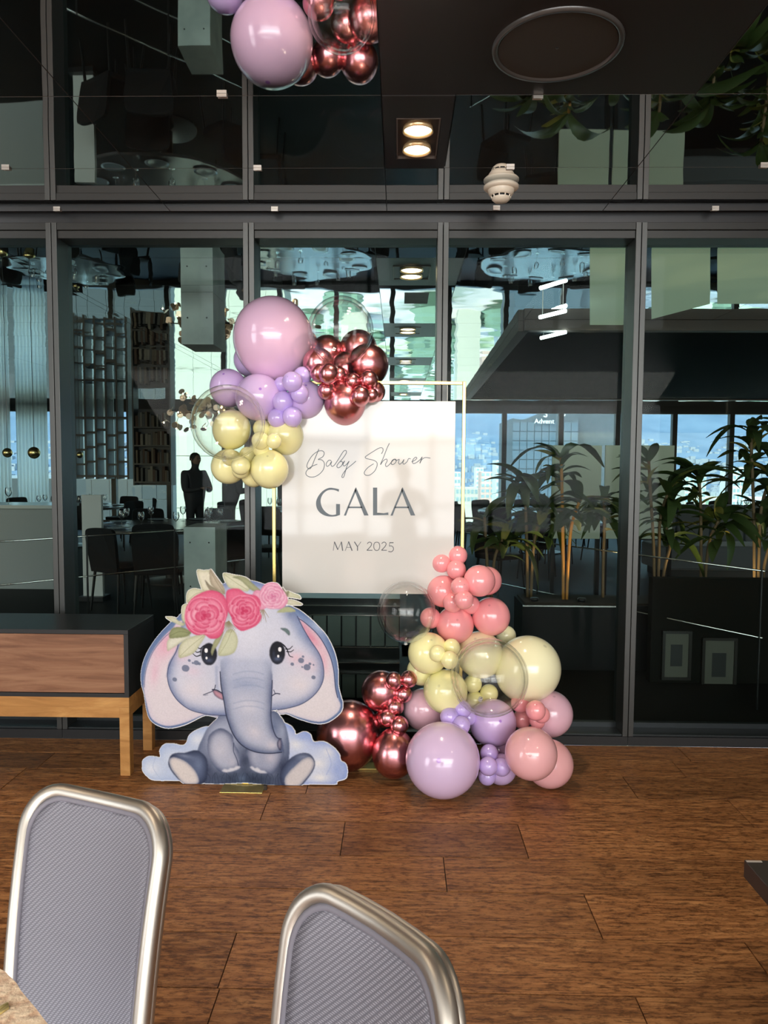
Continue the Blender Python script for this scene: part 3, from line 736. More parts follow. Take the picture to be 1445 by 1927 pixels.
boxo('drawer_front', mid+.003, sbx-th-.001, YB+.004, YB+.022, z0+th, z1-th-.002, m_walnut, sb, bevel=.001)
boxo('drawer_front', xL+th+.001, mid-.003, YB+.004, YB+.022, z0+th, z1-th-.002, m_walnut, sb, bevel=.001)
boxo('base_rail', xL+.002, sbx-.001, YB+.002, YB+.05, zm+.001, z0, m_pine, sb); boxo('base_rail', xL+.06, sbx-.05, YB+.004, YB+.045, za, zm, m_pine, sb)
boxo('end_rail', sbx-.05, sbx-.001, YB+.05, YBk+.028, zm+.001, z0, m_pine, sb); boxo('end_rail', sbx-.045, sbx-.004, YB+.05, YBk-.02, za+.004, zm, m_pine, sb)
lw_ = .051
for x_, y_ in ((sbx-lw_, YB+.002), (sbx-lw_, YBk-.022), (xL, YB+.002), (xL, YBk-.022)):
    boxo('leg', x_, x_+lw_-.001, y_, y_+lw_, 0.0005, zm, m_pine, sb, bevel=.002)

# ================================================================== low table whose corner shows at the right
m_wenge = pbr('dark_wenge', (.035, .026, .022), .4)
tc_ = atZ(1400, 1618, .46); tc2 = atZ(1400, 1652, .46)
zb = .46-(tc_.y/FPX*34)
tb = empty('low_table', (tc_.x+.35, tc_.y-.3, 0)); tag(tb, 'dark brown low table whose chipped corner shows at the right edge', 'table')
boxo('tabletop', tc_.x, tc_.x+.8, tc_.y-.62, tc_.y, zb, .46, m_wenge, tb, bevel=.002)
for x_, y_ in ((tc_.x+.07, tc_.y-.12), (tc_.x+.68, tc_.y-.12), (tc_.x+.07, tc_.y-.58), (tc_.x+.68, tc_.y-.58)):
    boxo('leg', x_, x_+.05, y_, y_+.05, 0.0005, zb, m_wenge, tb)
boxo('corner_guard', tc_.x+.002, tc_.x+.045, tc_.y-.012, tc_.y-.004, .4602, .461, pbr('worn_light_edge', (.45, .40, .35), .6), tb)

# ================================================================== dining chairs in the foreground
m_tube = pbr('satin_steel_tube', (.54, .51, .46), .44, metal=1.)
m_mesh = pbr('grey_lilac_woven_mesh', (.20, .19, .225), .55, spec=.4)
mp = coords(m_mesh, (1, 1, 1), 'UV'); wv = N(m_mesh, 'ShaderNodeTexWave', wave_type='BANDS', bands_direction='DIAGONAL'); wv.inputs['Scale'].default_value = 62; L(m_mesh, mp, 0, wv, 'Vector')
wv2 = N(m_mesh, 'ShaderNodeTexWave', wave_type='BANDS', bands_direction='Y'); wv2.inputs['Scale'].default_value = 95; L(m_mesh, mp, 0, wv2, 'Vector')
mu = N(m_mesh, 'ShaderNodeMath', operation='MULTIPLY'); L(m_mesh, wv, 'Fac', mu, 0); L(m_mesh, wv2, 'Fac', mu, 1)
r = ramp(m_mesh, [(.0, (.12, .12, .148)), (.6, (.30, .30, .35))]); L(m_mesh, mu, 0, r, 'Fac'); L(m_mesh, r, 'Color', bsdf(m_mesh), 'Base Color'); add_bump(m_mesh, mu, 0, .5, .0012)
m_pipe = pbr('grey_mesh_border', (.17, .165, .20), .6)
def dining_chair(tl, tr, bl, br, label, corner=.16):
    tl, tr, bl, br = map(Vector, (tl, tr, bl, br))
    Nn = (tr-tl).cross(bl-tl).normalized()
    if Nn.y > 0: Nn = -Nn
    wd = (tr-tl).length; hg = (bl-tl).length
    def B(u, v):
        p = (tl*(1-u)+tr*u)*(1-v)+(bl*(1-u)+br*u)*v
        return p+Nn*(-.028*math.sin(PI*u))+Nn*(.012*math.sin(PI*v))   # gently dished back
    seat_c = (bl+br)/2+Nn*.22; c0 = Vector((seat_c.x, seat_c.y, 0))
    t = empty('dining_chair', c0); tag(t, label, 'chair', 'steel framed chairs in the foreground')
    ry = corner*wd/hg*1.15
    def outline(ins, n=10):
        pts = [(ins, 1.0)]; c = corner
        iy = ins*wd/hg; y_s = iy+ry+.03; pts += [(ins, 1-(1-y_s)*q_/6) for q_ in range(1, 7)]
        for k in range(n+1): a = PI/2*k/n; pts.append((ins+c-c*math.cos(a), iy+ry-ry*math.sin(a)))
        pts += [(.35, iy), (.5, iy), (.65, iy)]
        for k in range(n+1): a = PI/2*k/n; pts.append((1-ins-c+c*math.sin(a), iy+ry-ry*math.cos(a)))
        pts += [(1-ins, 1-(1-y_s)*q_/6) for q_ in range(6, -1, -1)]
        return pts
    fo = outline(.045); P = [B(*q) for q in fo]
    MB().tube([p+Nn*-.004 for p in P], .0165, 12).obj('back_frame', m_tube, t, smooth=True)
    MB().tube([p+Nn*-.026 for p in P], .011, 10).obj('back_frame', m_tube, t, smooth=True)
    # woven panel
    io = outline(.088, 8); n2 = len(io); half = n2//2
    vs = []; uv = []; fs = []
    left = io[:half]; right = io[half:][::-1]
    if len(right) > len(left): right = right[:len(left)]
    NX = 14
    for a_, b_ in zip(left, right):
        for k in range(NX+1):
            u = a_[0]+(b_[0]-a_[0])*k/NX; v_ = a_[1]+(b_[1]-a_[1])*k/NX
            vs.append(tuple(B(u, v_)+Nn*.004)); uv.append((u*wd, v_*hg))
    for i in range(len(left)-1):
        for k in range(NX): q = i*(NX+1)+k; fs.append((q, q+1, q+NX+2, q+NX+1))
    o = mesh_obj('backrest_mesh', vs, fs, m_mesh, t, smooth=True)
    ul = o.data.uv_layers.new(name='UVMap')
    for l in o.data.loops: ul.data[l.index].uv = uv[l.vertex_index]
    sol = o.modifiers.new('s', 'SOLIDIFY'); sol.thickness = .006; sol.offset = 0
    bo = outline(.078, 8); MB().tube([B(*q)+Nn*.004 for q in bo], .007, 8).obj('mesh_border', m_pipe, t, smooth=True)
    # seat and legs (mostly below the picture)
    s = [bl+Nn*.03, br+Nn*.03, br+Nn*.44, bl+Nn*.44]; zs = .455
    vs = [(p.x, p.y, zs) for p in s]+[(p.x, p.y, zs-.03) for p in s]
    mesh_obj('seat', vs, [(0, 1, 2, 3), (7, 6, 5, 4), (0, 4, 5, 1), (1, 5, 6, 2), (2, 6, 7, 3), (3, 7, 4, 0)], m_mesh, t)
    for i, p in enumerate(s):
        top = bl if i == 0 else br if i == 1 else None
        foot = Vector((p.x, p.y, .001)); top_ = Vector((p.x, p.y, zs-.03)) if top is None else top
        MB().bar(foot, top_, .013, 10).obj('leg', m_tube, t, smooth=True)
    return t
dining_chair(atZ(46, 1458, .885), atZ(327, 1520, .885), atZ(-2, 1990, .46), atZ(262, 2060, .44), 'steel framed chair with grey woven back, upright at the lower left', corner=.2)
dining_chair(atZ(545, 1628, .885), atZ(874, 1838, .885), atZ(498, 2180, .46), atZ(815, 2700, .44), 'steel framed chair with grey woven back cut off by the bottom edge, centre', corner=.2)

# beige woven bag, a corner of it
m_bag = pbr('beige_tweed', (.68, .47, .31), .85, sheen=.4)
mp = coords(m_bag, (60, 60, 60)); n = N(m_bag, 'ShaderNodeTexNoise'); n.inputs['Scale'].default_value = 1.5; n.inputs['Detail'].default_value = 5; L(m_bag, mp, 0, n, 'Vector')
r = ramp(m_bag, [(.35, (.72, .44, .26)), (.6, (1.0, .78, .54))]); L(m_bag, n, 'Fac', r, 'Fac'); L(m_bag, r, 'Color', bsdf(m_bag), 'Base Color'); add_bump(m_bag, n, 'Fac', .8, .004)
zb_ = .93
bagpx = crom([(-160, 1830), (-60, 1812), (0, 1834), (18, 1848), (34, 1864), (42, 1878), (60, 1900), (84, 1930), (130, 2000), (150, 2100), (-160, 2100)], 6, closed=True)
bg_pts = [atZ(x, y, zb_) for x, y in bagpx]; cc = sum((Vector(p) for p in bg_pts), Vector())/len(bg_pts)
bag = empty('handbag', (cc.x, cc.y, zb_-.16)); tag(bag, 'beige tweed bag corner with a gold bar in the bottom left corner', 'bag')
lay = []
for sc, dz in [(.90, .012), (.97, .008), (1, 0), (1.0, -.12), (.95, -.16)]:
    lay.append([(cc.x+(p.x-cc.x)*sc, cc.y+(p.y-cc.y)*sc, zb_+dz) for p in bg_pts])
V_ = [q for l_ in lay for q in l_]; nb = len(bg_pts)
F_ = [tuple(range(nb))]+[tuple((len(lay)-1)*nb+i for i in range(nb))[::-1]]
for k in range(len(lay)-1):
    for i in range(nb): j = (i+1) % nb; F_.append((k*nb+i, k*nb+j, (k+1)*nb+j, (k+1)*nb+i))
mesh_obj('body', V_, F_, m_bag, bag, smooth=False)
for dy in (0, 9):
    a = atZ(-25, 1912+dy, zb_+.014); b = atZ(15, 1890+dy*.55, zb_+.014)
    MB().bar(a, b, .0026, 8).obj('gold_bar', pbr('bright_gold', (.95, .80, .35), .35, metal=.6), bag, smooth=True)
# ================================================================== elephant cut-out: the print is painted per vertex on a flat board
S_ = .42                                   # raster cells per tracing unit (one tracing unit = 1/3.284 photo pixel)
GW, GH = int(1420*S_), int(1440*S_)
yy, xx = np.mgrid[0:GH, 0:GW].astype(np.float32); XX = xx/S_; YY = yy/S_
def blur(a, r):
    r = max(1, int(round(r*S_)))
    for _ in range(2):
        for ax in (0, 1):
            p = np.pad(a, [(r+1, r) if i == ax else (0, 0) for i in range(2)], mode='edge'); c = np.cumsum(p, axis=ax, dtype=np.float64)
            n_ = a.shape[ax]
            a = ((np.take(c, range(2*r+1, 2*r+1+n_), ax)-np.take(c, range(0, n_), ax))/(2*r+1)).astype(np.float32)
    return a
def pmask(pts, smooth=True, n=6):
    P = np.array(crom(pts, n, True) if smooth else pts, dtype=np.float64)
    m = np.zeros((GH, GW), bool)
    x0, y0 = P.min(0); x1, y1 = P.max(0)
    ja, jb = max(0, int(y0*S_)), min(GH, int(y1*S_)+2); ia, ib = max(0, int(x0*S_)), min(GW, int(x1*S_)+2)
    X = XX[ja:jb, ia:ib]; Y = YY[ja:jb, ia:ib]; s = np.zeros(X.shape, bool)
    for (ax, ay), (bx, by) in zip(P, np.roll(P, -1, 0)):
        if ay == by: continue
        s ^= ((ay > Y) != (by > Y)) & (X < (bx-ax)*(Y-ay)/(by-ay)+ax)
    m[ja:jb, ia:ib] = s; return m
def vnoise(sc, seed):
    g = np.random.default_rng(seed).random((int(1440/sc)+3, int(1440/sc)+3)).astype(np.float32)
    u = XX/sc; v = YY/sc; i = u.astype(int); j = v.astype(int); fu = u-i; fv = v-j; fu = fu*fu*(3-2*fu); fv = fv*fv*(3-2*fv)
    return (g[j, i]*(1-fu)+g[j, i+1]*fu)*(1-fv)+(g[j+1, i]*(1-fu)+g[j+1, i+1]*fu)*fv
nz = vnoise(60, 1)*.5+vnoise(25, 2)*.3+vnoise(9, 3)*.2
grain = vnoise(5, 4)*.6+vnoise(3, 5)*.4
IMG = np.ones((GH, GW, 3), np.float32)*np.array([235, 235, 238], np.float32)
ALPHA = np.zeros((GH, GW), bool)
def c3(c): return np.array(c, np.float32)
def lay(m, col, edge=None, ew=30, ea=.8, shape=None):
    """watercolour wash: base colour, darker towards the outline"""
    global IMG
    mf = m.astype(np.float32); base = np.broadcast_to(c3(col), IMG.shape).copy()
    if edge is not None:
        inn = blur(mf, ew); w = np.clip((1-inn)*2*ea, 0, 1)*(.72+.56*nz); base = base*(1-w[..., None])+c3(edge)*w[..., None]
    a = np.clip(blur(mf, 1.6)*1.0, 0, 1)*1.0
    a = np.where(m, np.maximum(a, .6), a)[..., None]; IMG = IMG*(1-a)+base*a; ALPHA[:] |= m
def wash(cx, cy, rx, ry, col, a, clip=None, rot=0, p=1.6):
    global IMG
    t = math.radians(rot); dx = XX-cx; dy = YY-cy; u = (dx*math.cos(t)+dy*math.sin(t))/rx; v = (-dx*math.sin(t)+dy*math.cos(t))/ry
    w = np.exp(-(u*u+v*v)**(p/2)*1.4)*a*(.75+.5*nz)
    if clip is not None: w = w*blur(clip.astype(np.float32), 2)
    w = np.clip(w, 0, 1)[..., None]; IMG = IMG*(1-w)+c3(col)*w
def stroke(pts, w, col, a=1., w1=None, soft=1.5, clip=None, sm=6):
    global IMG
    P = crom(pts, sm) if len(pts) > 2 else pts; w1 = w if w1 is None else w1; n_ = len(P)
    xs = [p[0] for p in P]; ys = [p[1] for p in P]; pad = max(w, w1)+soft*3+3
    ja, jb = max(0, int((min(ys)-pad)*S_)), min(GH, int((max(ys)+pad)*S_)+1); ia, ib = max(0, int((min(xs)-pad)*S_)), min(GW, int((max(xs)+pad)*S_)+1)
    X = XX[ja:jb, ia:ib]; Y = YY[ja:jb, ia:ib]; best = np.zeros(X.shape, np.float32)
    for i in range(n_-1):
        (ax, ay), (bx, by) = P[i], P[i+1]; dx, dy = bx-ax, by-ay; l2 = dx*dx+dy*dy+1e-6
        t = np.clip(((X-ax)*dx+(Y-ay)*dy)/l2, 0, 1); d = np.hypot(X-ax-t*dx, Y-ay-t*dy); ww = (w+(w1-w)*(i+t)/(n_-1))/2
        best = np.maximum(best, np.clip((ww+soft-d)/(soft*1.6), 0, 1))
    best = best*a
    if clip is not None: best = best*clip[ja:jb, ia:ib]
    sub = IMG[ja:jb, ia:ib]; IMG[ja:jb, ia:ib] = sub*(1-best[..., None])+c3(col)*best[..., None]
SH = (78, 92, 122); MID = (150, 160, 186); LT = (204, 207, 222); DK = (38, 46, 68); CRM = (214, 205, 205); WHT = (236, 234, 236)
# clouds
cl = pmask([(70, 1280), (75, 1245), (110, 1222), (150, 1222), (185, 1225), (182, 1180), (215, 1143), (270, 1140), (320, 1150), (350, 1135), (370, 1085), (420, 1050), (495, 1033), (500, 1120), (460, 1250), (420, 1380), (320, 1370), (150, 1370), (100, 1345), (72, 1310)])
cr = pmask([(930, 1010), (1000, 1015), (1032, 1050), (1040, 1072), (1090, 1053), (1130, 1070), (1150, 1115), (1210, 1113), (1270, 1145), (1310, 1190), (1320, 1230), (1350, 1250), (1362, 1290), (1352, 1340), (1300, 1360), (1290, 1378), (1200, 1379), (1060, 1382), (960, 1380), (930, 1200)])
lay(cl, (190, 203, 228), (150, 172, 216), 26, .5); lay(cr, (192, 203, 232), (128, 150, 212), 30, .75)
for q in [(130, 1300, 70, 60), (300, 1230, 90, 40), (420, 1110, 50, 45)]: wash(*q, (232, 234, 242), .8, cl)
for q in [(1040, 1130, 60, 55), (1180, 1250, 90, 60), (1240, 1180, 50, 40), (1190, 1340, 100, 40)]: wash(*q, (240, 238, 238), .85, cr)
wash(1300, 1290, 60, 80, (140, 160, 218), .6, cr); wash(1080, 1090, 60, 30, (130, 155, 220), .5, cr)
stroke([(155, 1230), (140, 1290), (175, 1350)], 5, (170, 185, 214), .5); stroke([(1230, 1160), (1260, 1250), (1230, 1320)], 6, (150, 168, 220), .4)
# ears
earL = pmask([(345, 330), (300, 362), (245, 405), (160, 500), (105, 590), (75, 680), (72, 760), (88, 830), (103, 930), (125, 990), (170, 1025), (240, 1043), (330, 1025), (400, 993), (470, 960), (600, 930), (600, 500), (480, 330)])
lay(earL, (112, 134, 172), (70, 92, 140), 22, .7)
inL = pmask([(350, 380), (270, 430), (190, 510), (130, 600), (98, 700), (88, 800), (106, 900), (128, 975), (175, 1014), (240, 1030), (330, 1012), (400, 985), (470, 955), (600, 930), (600, 500)])
lay(inL, (222, 212, 218), (196, 184, 206), 22, .45)
wash(240, 520, 130, 75, (226, 160, 182), .85, inL, -48); wash(160, 700, 34, 90, (226, 176, 196), .7, inL, 8); wash(280, 470, 60, 40, (218, 150, 176), .6, inL, -40)
stroke([(300, 420), (215, 490), (145, 580), (103, 690), (92, 790)], 5, (84, 92, 130), .55)
stroke([(318, 470), (300, 560), (258, 640), (238, 720)], 16, (150, 150, 182), .4, soft=8)
earR = pmask([(980, 285), (1040, 295), (1090, 325), (1160, 385), (1230, 460), (1280, 560), (1302, 660), (1304, 760), (1320, 830), (1333, 880), (1320, 930), (1270, 975), (1215, 1000), (1150, 1000), (1060, 975), (985, 945), (925, 925), (900, 700), (950, 400)])
lay(earR, (126, 146, 184), (72, 94, 140), 22, .75)
inR = pmask([(1035, 345), (1100, 385), (1180, 460), (1240, 560), (1272, 660), (1285, 780), (1305, 850), (1318, 885), (1305, 925), (1260, 965), (1210, 988), (1150, 988), (1060, 965), (985, 940), (925, 925), (900, 700), (980, 400)])
lay(inR, (226, 218, 222), (196, 190, 210), 22, .45)
wash(1140, 480, 130, 48, (220, 150, 170), .95, inR, 48); wash(1215, 620, 90, 32, (226, 168, 186), .75, inR, 76); wash(1090, 410, 60, 28, (206, 136, 160), .7, inR, 50)
wash(1180, 410, 80, 30, (208, 216, 234), .7, earR & ~inR, 42)
stroke([(1040, 348), (1100, 385), (1182, 462), (1242, 562), (1274, 662), (1287, 780), (1300, 840)], 5, (52, 60, 92), .8)
# body
body = pmask([(600, 945), (540, 985), (490, 1035), (455, 1100), (425, 1170), (415, 1260), (430, 1370), (520, 1388), (620, 1384), (720, 1378), (800, 1384), (900, 1390), (975, 1385), (990, 1270), (1000, 1160), (992, 1090), (975, 1020), (945, 965), (880, 925)])
lay(body, (150, 158, 182), (70, 82, 112), 40, .7)
wash(560, 1090, 110, 120, (190, 194, 212), .7, body); wash(720, 1350, 330, 70, (34, 44, 66), .95, body); wash(470, 1290, 70, 110, (46, 54, 80), .75, body); wash(960, 1290, 60, 130, (44, 52, 78), .85, body)
wash(720, 1240, 60, 130, (46, 54, 78), .85, body); wash(700, 1350, 40, 30, (140, 160, 190), .5, body); wash(900, 1030, 50, 80, (90, 104, 138), .6, body); wash(955, 1060, 30, 80, (176, 184, 206), .6, body)
for k_ in range(26):
    a_ = .15+k_*.11; x_ = 450+k_*21; stroke([(x_, 1385), (x_+8*math.sin(k_), 1350), (x_+20*math.cos(k_*2), 1318)], 3, (24, 32, 50), .35)
# arms
armL = pmask([(500, 1080), (485, 1150), (492, 1210), (520, 1268), (560, 1308), (600, 1314), (650, 1300), (688, 1280), (690, 1240), (678, 1180), (650, 1130), (640, 1080), (570, 1040)])
lay(armL, (176, 180, 200), (64, 74, 104), 26, .75); wash(560, 1170, 70, 80, (212, 208, 218), .7, armL); wash(640, 1250, 40, 40, (196, 192, 204), .6, armL)
stroke([(650, 1130), (648, 1180), (668, 1230), (678, 1270)], 5, (40, 50, 76), .6)
armR = pmask([(735, 1160), (742, 1230), (755, 1280), (795, 1308), (850, 1318), (892, 1320), (925, 1280), (945, 1230), (965, 1170), (900, 1150)])
lay(armR, (158, 163, 186), (60, 70, 98), 24, .7); wash(880, 1220, 50, 45, (198, 192, 204), .8, armR); wash(780, 1210, 40, 60, (186, 186, 202), .6, armR)
for pts in ([(572, 1306), (590, 1292), (612, 1296), (626, 1284), (650, 1284), (662, 1272), (690, 1276), (682, 1292), (640, 1308), (600, 1315)], [(750, 1282), (765, 1272), (782, 1284), (800, 1280), (822, 1298), (842, 1300), (858, 1316), (820, 1318), (780, 1305)]):
    tm = pmask(pts); lay(tm, (222, 218, 224), (150, 156, 178), 6, .5)
# feet
legL = pmask([(240, 1245), (255, 1212), (290, 1198), (340, 1196), (400, 1180), (440, 1190), (480, 1240), (480, 1340), (450, 1388), (380, 1394), (330, 1388), (270, 1330), (240, 1280)])
lay(legL, (84, 96, 126), (36, 44, 68), 34, .8); wash(430, 1270, 40, 70, (120, 132, 162), .6, legL); wash(340, 1215, 70, 16, (150, 158, 182), .6, legL, 10)
sl = pmask([(240, 1245), (256, 1226), (290, 1226), (350, 1252), (400, 1300), (426, 1352), (424, 1386), (380, 1396), (330, 1388), (285, 1340), (250, 1290)]); lay(sl, (220, 210, 206), (128, 132, 152), 13, .75)
legR = pmask([(950, 1290), (985, 1240), (1030, 1205), (1080, 1188), (1130, 1196), (1158, 1240), (1150, 1290), (1110, 1350), (1062, 1398), (1000, 1406), (955, 1392), (940, 1340)])
lay(legR, (96, 108, 138), (40, 48, 74), 30, .8); wash(1085, 1210, 60, 24, (158, 166, 188), .6, legR)
sr = pmask([(1040, 1262), (1085, 1222), (1130, 1212), (1156, 1246), (1140, 1300), (1100, 1352), (1060, 1394), (1020, 1405), (975, 1396), (968, 1350), (995, 1305)]); lay(sr, (214, 206, 206), (128, 132, 152), 13, .75)
# head
head = pmask([(700, 125), (620, 140), (520, 190), (420, 260), (350, 350), (322, 440), (310, 520), (285, 580), (248, 640), (238, 720), (255, 800), (300, 870), (370, 922), (450, 947), (530, 958), (620, 958), (760, 950), (890, 925), (980, 912), (1080, 880), (1160, 820), (1206, 745), (1213, 665), (1190, 580), (1130, 490), (1085, 415), (1055, 350), (1020, 308), (960, 262), (900, 190), (850, 155), (780, 133)])
lay(head, (206, 208, 224), (96, 112, 156), 40, .85)
wash(700, 150, 150, 40, (110, 132, 186), .9, head); wash(1010, 330, 50, 70, (104, 120, 158), .75, head, -30); wash(1070, 430, 40, 90, (130, 146, 184), .7, head, -30)
wash(760, 480, 200, 150, (222, 222, 234), .85, head); wash(600, 640, 60, 120, (156, 166, 198), .6, head); wash(860, 640, 60, 110, (168, 178, 206), .5, head)
wash(730, 650, 110, 60, (176, 184, 210), .6, head)
wash(400, 800, 120, 100, (224, 216, 224), .9, head); wash(1060, 760, 120, 100, (226, 218, 224), .9, head)
wash(330, 590, 55, 60, (226, 196, 210), .75, head); wash(1040, 600, 60, 50, (230, 192, 204), .75, head); wash(1130, 640, 60, 60, (226, 196, 208), .6, head); wash(400, 690, 60, 40, (226, 200, 214), .6, head)
stroke([(318, 470), (300, 555), (268, 615), (244, 670), (238, 730), (256, 802), (302, 872), (372, 924), (452, 948), (530, 958), (605, 960)], 5, (58, 68, 100), .75)
stroke([(892, 924), (982, 911), (1080, 880), (1160, 820), (1206, 745), (1213, 665), (1190, 580), (1130, 490), (1085, 415), (1050, 345)], 5, (58, 68, 100), .75)
stroke([(545, 660), (548, 780), (570, 830)], 14, (138, 150, 186), .4, soft=8)
# mouth
mo = pmask([(520, 800), (548, 806), (585, 828), (588, 862), (556, 852), (530, 830)]); lay(mo, (196, 146, 160), (70, 60, 84), 8, .8)
stroke([(462, 834), (490, 822), (515, 812), (532, 796), (538, 772)], 5, (48, 52, 76), .8); stroke([(518, 800), (548, 804), (586, 826)], 6, (36, 40, 62), .9)
stroke([(490, 832), (470, 838)], 4, (90, 96, 124), .5); stroke([(890, 835), (915, 820), (940, 822)], 6, (44, 48, 72), .85); stroke([(912, 822), (902, 798)], 5, (60, 66, 94), .7)
# trunk
trk = pmask([(600, 600), (572, 680), (574, 780), (592, 880), (606, 965), (640, 1062), (682, 1125), (735, 1165), (800, 1187), (880, 1192), (948, 1184), (962, 1160), (950, 1105), (920, 1090), (897, 1040), (884, 960), (888, 860), (894, 760), (890, 680), (860, 600)])
keep = IMG.copy(); al0 = ALPHA.copy(); lay(trk, (178, 184, 206), (78, 90, 124), 34, .9)
fade = np.clip((YY-600)/170, 0, 1)[..., None]; IMG = keep*(1-fade)+IMG*fade
wash(740, 900, 110, 80, (214, 212, 224), .8, trk, 20); wash(780, 1060, 90, 60, (216, 210, 220), .85, trk, 40); wash(890, 1140, 50, 40, (214, 206, 214), .8, trk)
wash(720, 760, 120, 40, (150, 162, 194), .55, trk)
for dy_ in (690, 730, 775, 870, 905): stroke([(650, dy_+14), (720, dy_-4), (790, dy_-2), (840, dy_+12)], 6, (136, 148, 182), .35, soft=5)
stroke([(568, 690), (574, 780), (592, 880), (606, 965), (640, 1062), (682, 1125), (735, 1165), (800, 1187), (880, 1192), (950, 1184)], 6, (40, 46, 70), .85)
stroke([(893, 740), (888, 860), (884, 960), (897, 1040), (920, 1090), (948, 1100)], 6, (48, 54, 80), .8)
nm = pmask([(935, 1100), (947, 1108), (950, 1140), (944, 1172), (930, 1160), (922, 1130)]); lay(nm, (150, 144, 164), (52, 54, 78), 6, .9)
# eyes
for cx_, cy_, rx_, ry_, d_ in ((500, 582, 49, 68, -1), (925, 569, 48, 70, 1)):
    th_ = [(cx_+rx_*math.cos(t_), cy_+ry_*math.sin(t_)) for t_ in np.linspace(0, 2*PI, 14, endpoint=False)]
    em = pmask(th_); lay(em, (20, 22, 32)); wash(cx_-10*0, cy_+38, 34, 20, (86, 98, 128), .85, em); wash(cx_-22, cy_+5, 12, 26, (60, 70, 96), .6, em)
for x_, y_, r_ in ((482, 560, 13), (484, 606, 8), (941, 548, 13), (931, 590, 8)):
    stroke([(x_, y_-r_*.3), (x_, y_+r_*.3)], r_*1.5, (245, 245, 248), 1.)
for pts in ([(455, 545), (440, 548), (426, 538)], [(447, 565), (425, 572), (410, 560)], [(446, 588), (420, 596), (399, 580)], [(470, 530), (452, 545), (445, 580)],
            [(962, 520), (985, 545), (1000, 585), (1022, 594)], [(978, 545), (1000, 545), (1020, 527)], [(985, 560), (1008, 562), (1027, 550)], [(945, 508), (970, 525), (985, 550)]):
    stroke(pts, 7, (18, 20, 32), .95, w1=3)
bw = pmask([(945, 420), (975, 418), (998, 432), (1004, 455), (994, 460), (975, 440)]); lay(bw, (104, 124, 124), (60, 74, 80), 5, .6)
for x_, y_, r_ in ((352, 670, 22), (420, 635, 15), (438, 641, 9), (376, 622, 8), (283, 740, 13), (1073, 614, 17), (1110, 655, 20), (1018, 637, 10), (1150, 717, 12), (1085, 590, 7), (1150, 640, 5), (1128, 634, 8), (1080, 654, 5), (398, 637, 6)):
    stroke([(x_-r_*.15, y_), (x_+r_*.15, y_+1)], r_*1.8, (98, 108, 134), .8, soft=2.5)
# flower crown: leaves
def leaf(pts, col, edge, vein=None):
    m = pmask(pts, True, 5); lay(m, col, edge, 12, .7)
    if vein: stroke(vein, 4, edge, .6)
LG = (214, 212, 186); LE = (166, 168, 128); GR = (176, 182, 140)
leaf([(428, 76), (470, 70), (518, 72), (545, 110), (590, 160), (600, 205), (560, 215), (500, 198), (462, 192)], (224, 218, 196), LE)
leaf([(512, 60), (548, 105), (590, 165), (602, 215), (575, 200), (520, 160), (508, 110)], (190, 176, 154), (140, 128, 106), [(515, 75), (550, 140), (590, 200)])
leaf([(480, 130), (510, 160), (560, 190), (600, 230), (540, 210), (500, 180)], (160, 150, 126), (120, 112, 92))
leaf([(590, 88), (660, 95), (735, 112), (765, 150), (745, 195), (700, 190), (640, 180), (610, 150)], LG, LE, [(600, 95), (680, 150), (740, 185)])
leaf([(650, 110), (720, 108), (790, 160), (830, 200), (770, 190), (700, 130)], (168, 170, 132), (124, 128, 96))
leaf([(362, 225), (375, 195), (410, 180), (470, 192), (510, 205), (450, 250), (385, 275), (362, 262)], LG, LE, [(370, 260), (420, 215), (480, 200)])
leaf([(332, 300), (345, 280), (372, 278), (375, 340), (360, 395), (332, 370)], LG, LE)
leaf([(230, 355), (285, 358), (320, 385), (350, 395), (335, 412), (300, 398), (262, 382)], (224, 220, 200), LE)
leaf([(242, 500), (290, 472), (385, 470), (330, 510), (260, 555), (240, 562)], (222, 220, 202), (178, 178, 148))
leaf([(252, 482), (268, 430), (310, 418), (350, 425), (390, 450), (360, 475), (300, 484)], (150, 156, 112), (112, 118, 80), [(262, 470), (320, 445), (380, 455)])
leaf([(310, 602), (318, 530), (370, 485), (475, 462), (440, 530), (405, 575), (350, 600)], LG, LE, [(320, 595), (390, 530), (460, 475)])
leaf([(558, 588), (575, 510), (610, 440), (650, 430), (678, 480), (672, 540), (640, 580)], (206, 208, 178), LE, [(565, 580), (610, 510), (640, 440)])
leaf([(520, 592), (512, 560), (540, 490), (592, 440), (570, 500), (535, 555)], (178, 180, 140), (128, 130, 96))
leaf([(985, 190), (1030, 205), (1060, 215), (1070, 238), (1020, 232), (985, 225)], LG, LE); leaf([(985, 245), (1030, 246), (1082, 272), (1030, 278), (985, 270)], (222, 218, 198), LE)
leaf([(925, 322), (965, 292), (1010, 290), (1040, 315), (990, 320)], GR, LE); leaf([(960, 200), (958, 165), (968, 180), (985, 200), (1000, 185), (990, 225)], (160, 156, 128), (120, 116, 92))
for k_ in range(9):
    a_ = math.radians(60+k_*14); stroke([(838, 300), (838+70*math.cos(a_), 300+78*math.sin(a_)*(.8+.3*(k_ % 2)))], 7, (150, 136, 112), .7, w1=2)
for k_ in range(12):
    a_ = math.radians(40+k_*11); stroke([(625, 380), (625+60*math.cos(a_), 380+70*math.sin(a_))], 7, (140, 128, 96), .7, w1=2)
wash(620, 300, 30, 80, (120, 104, 92), .5)
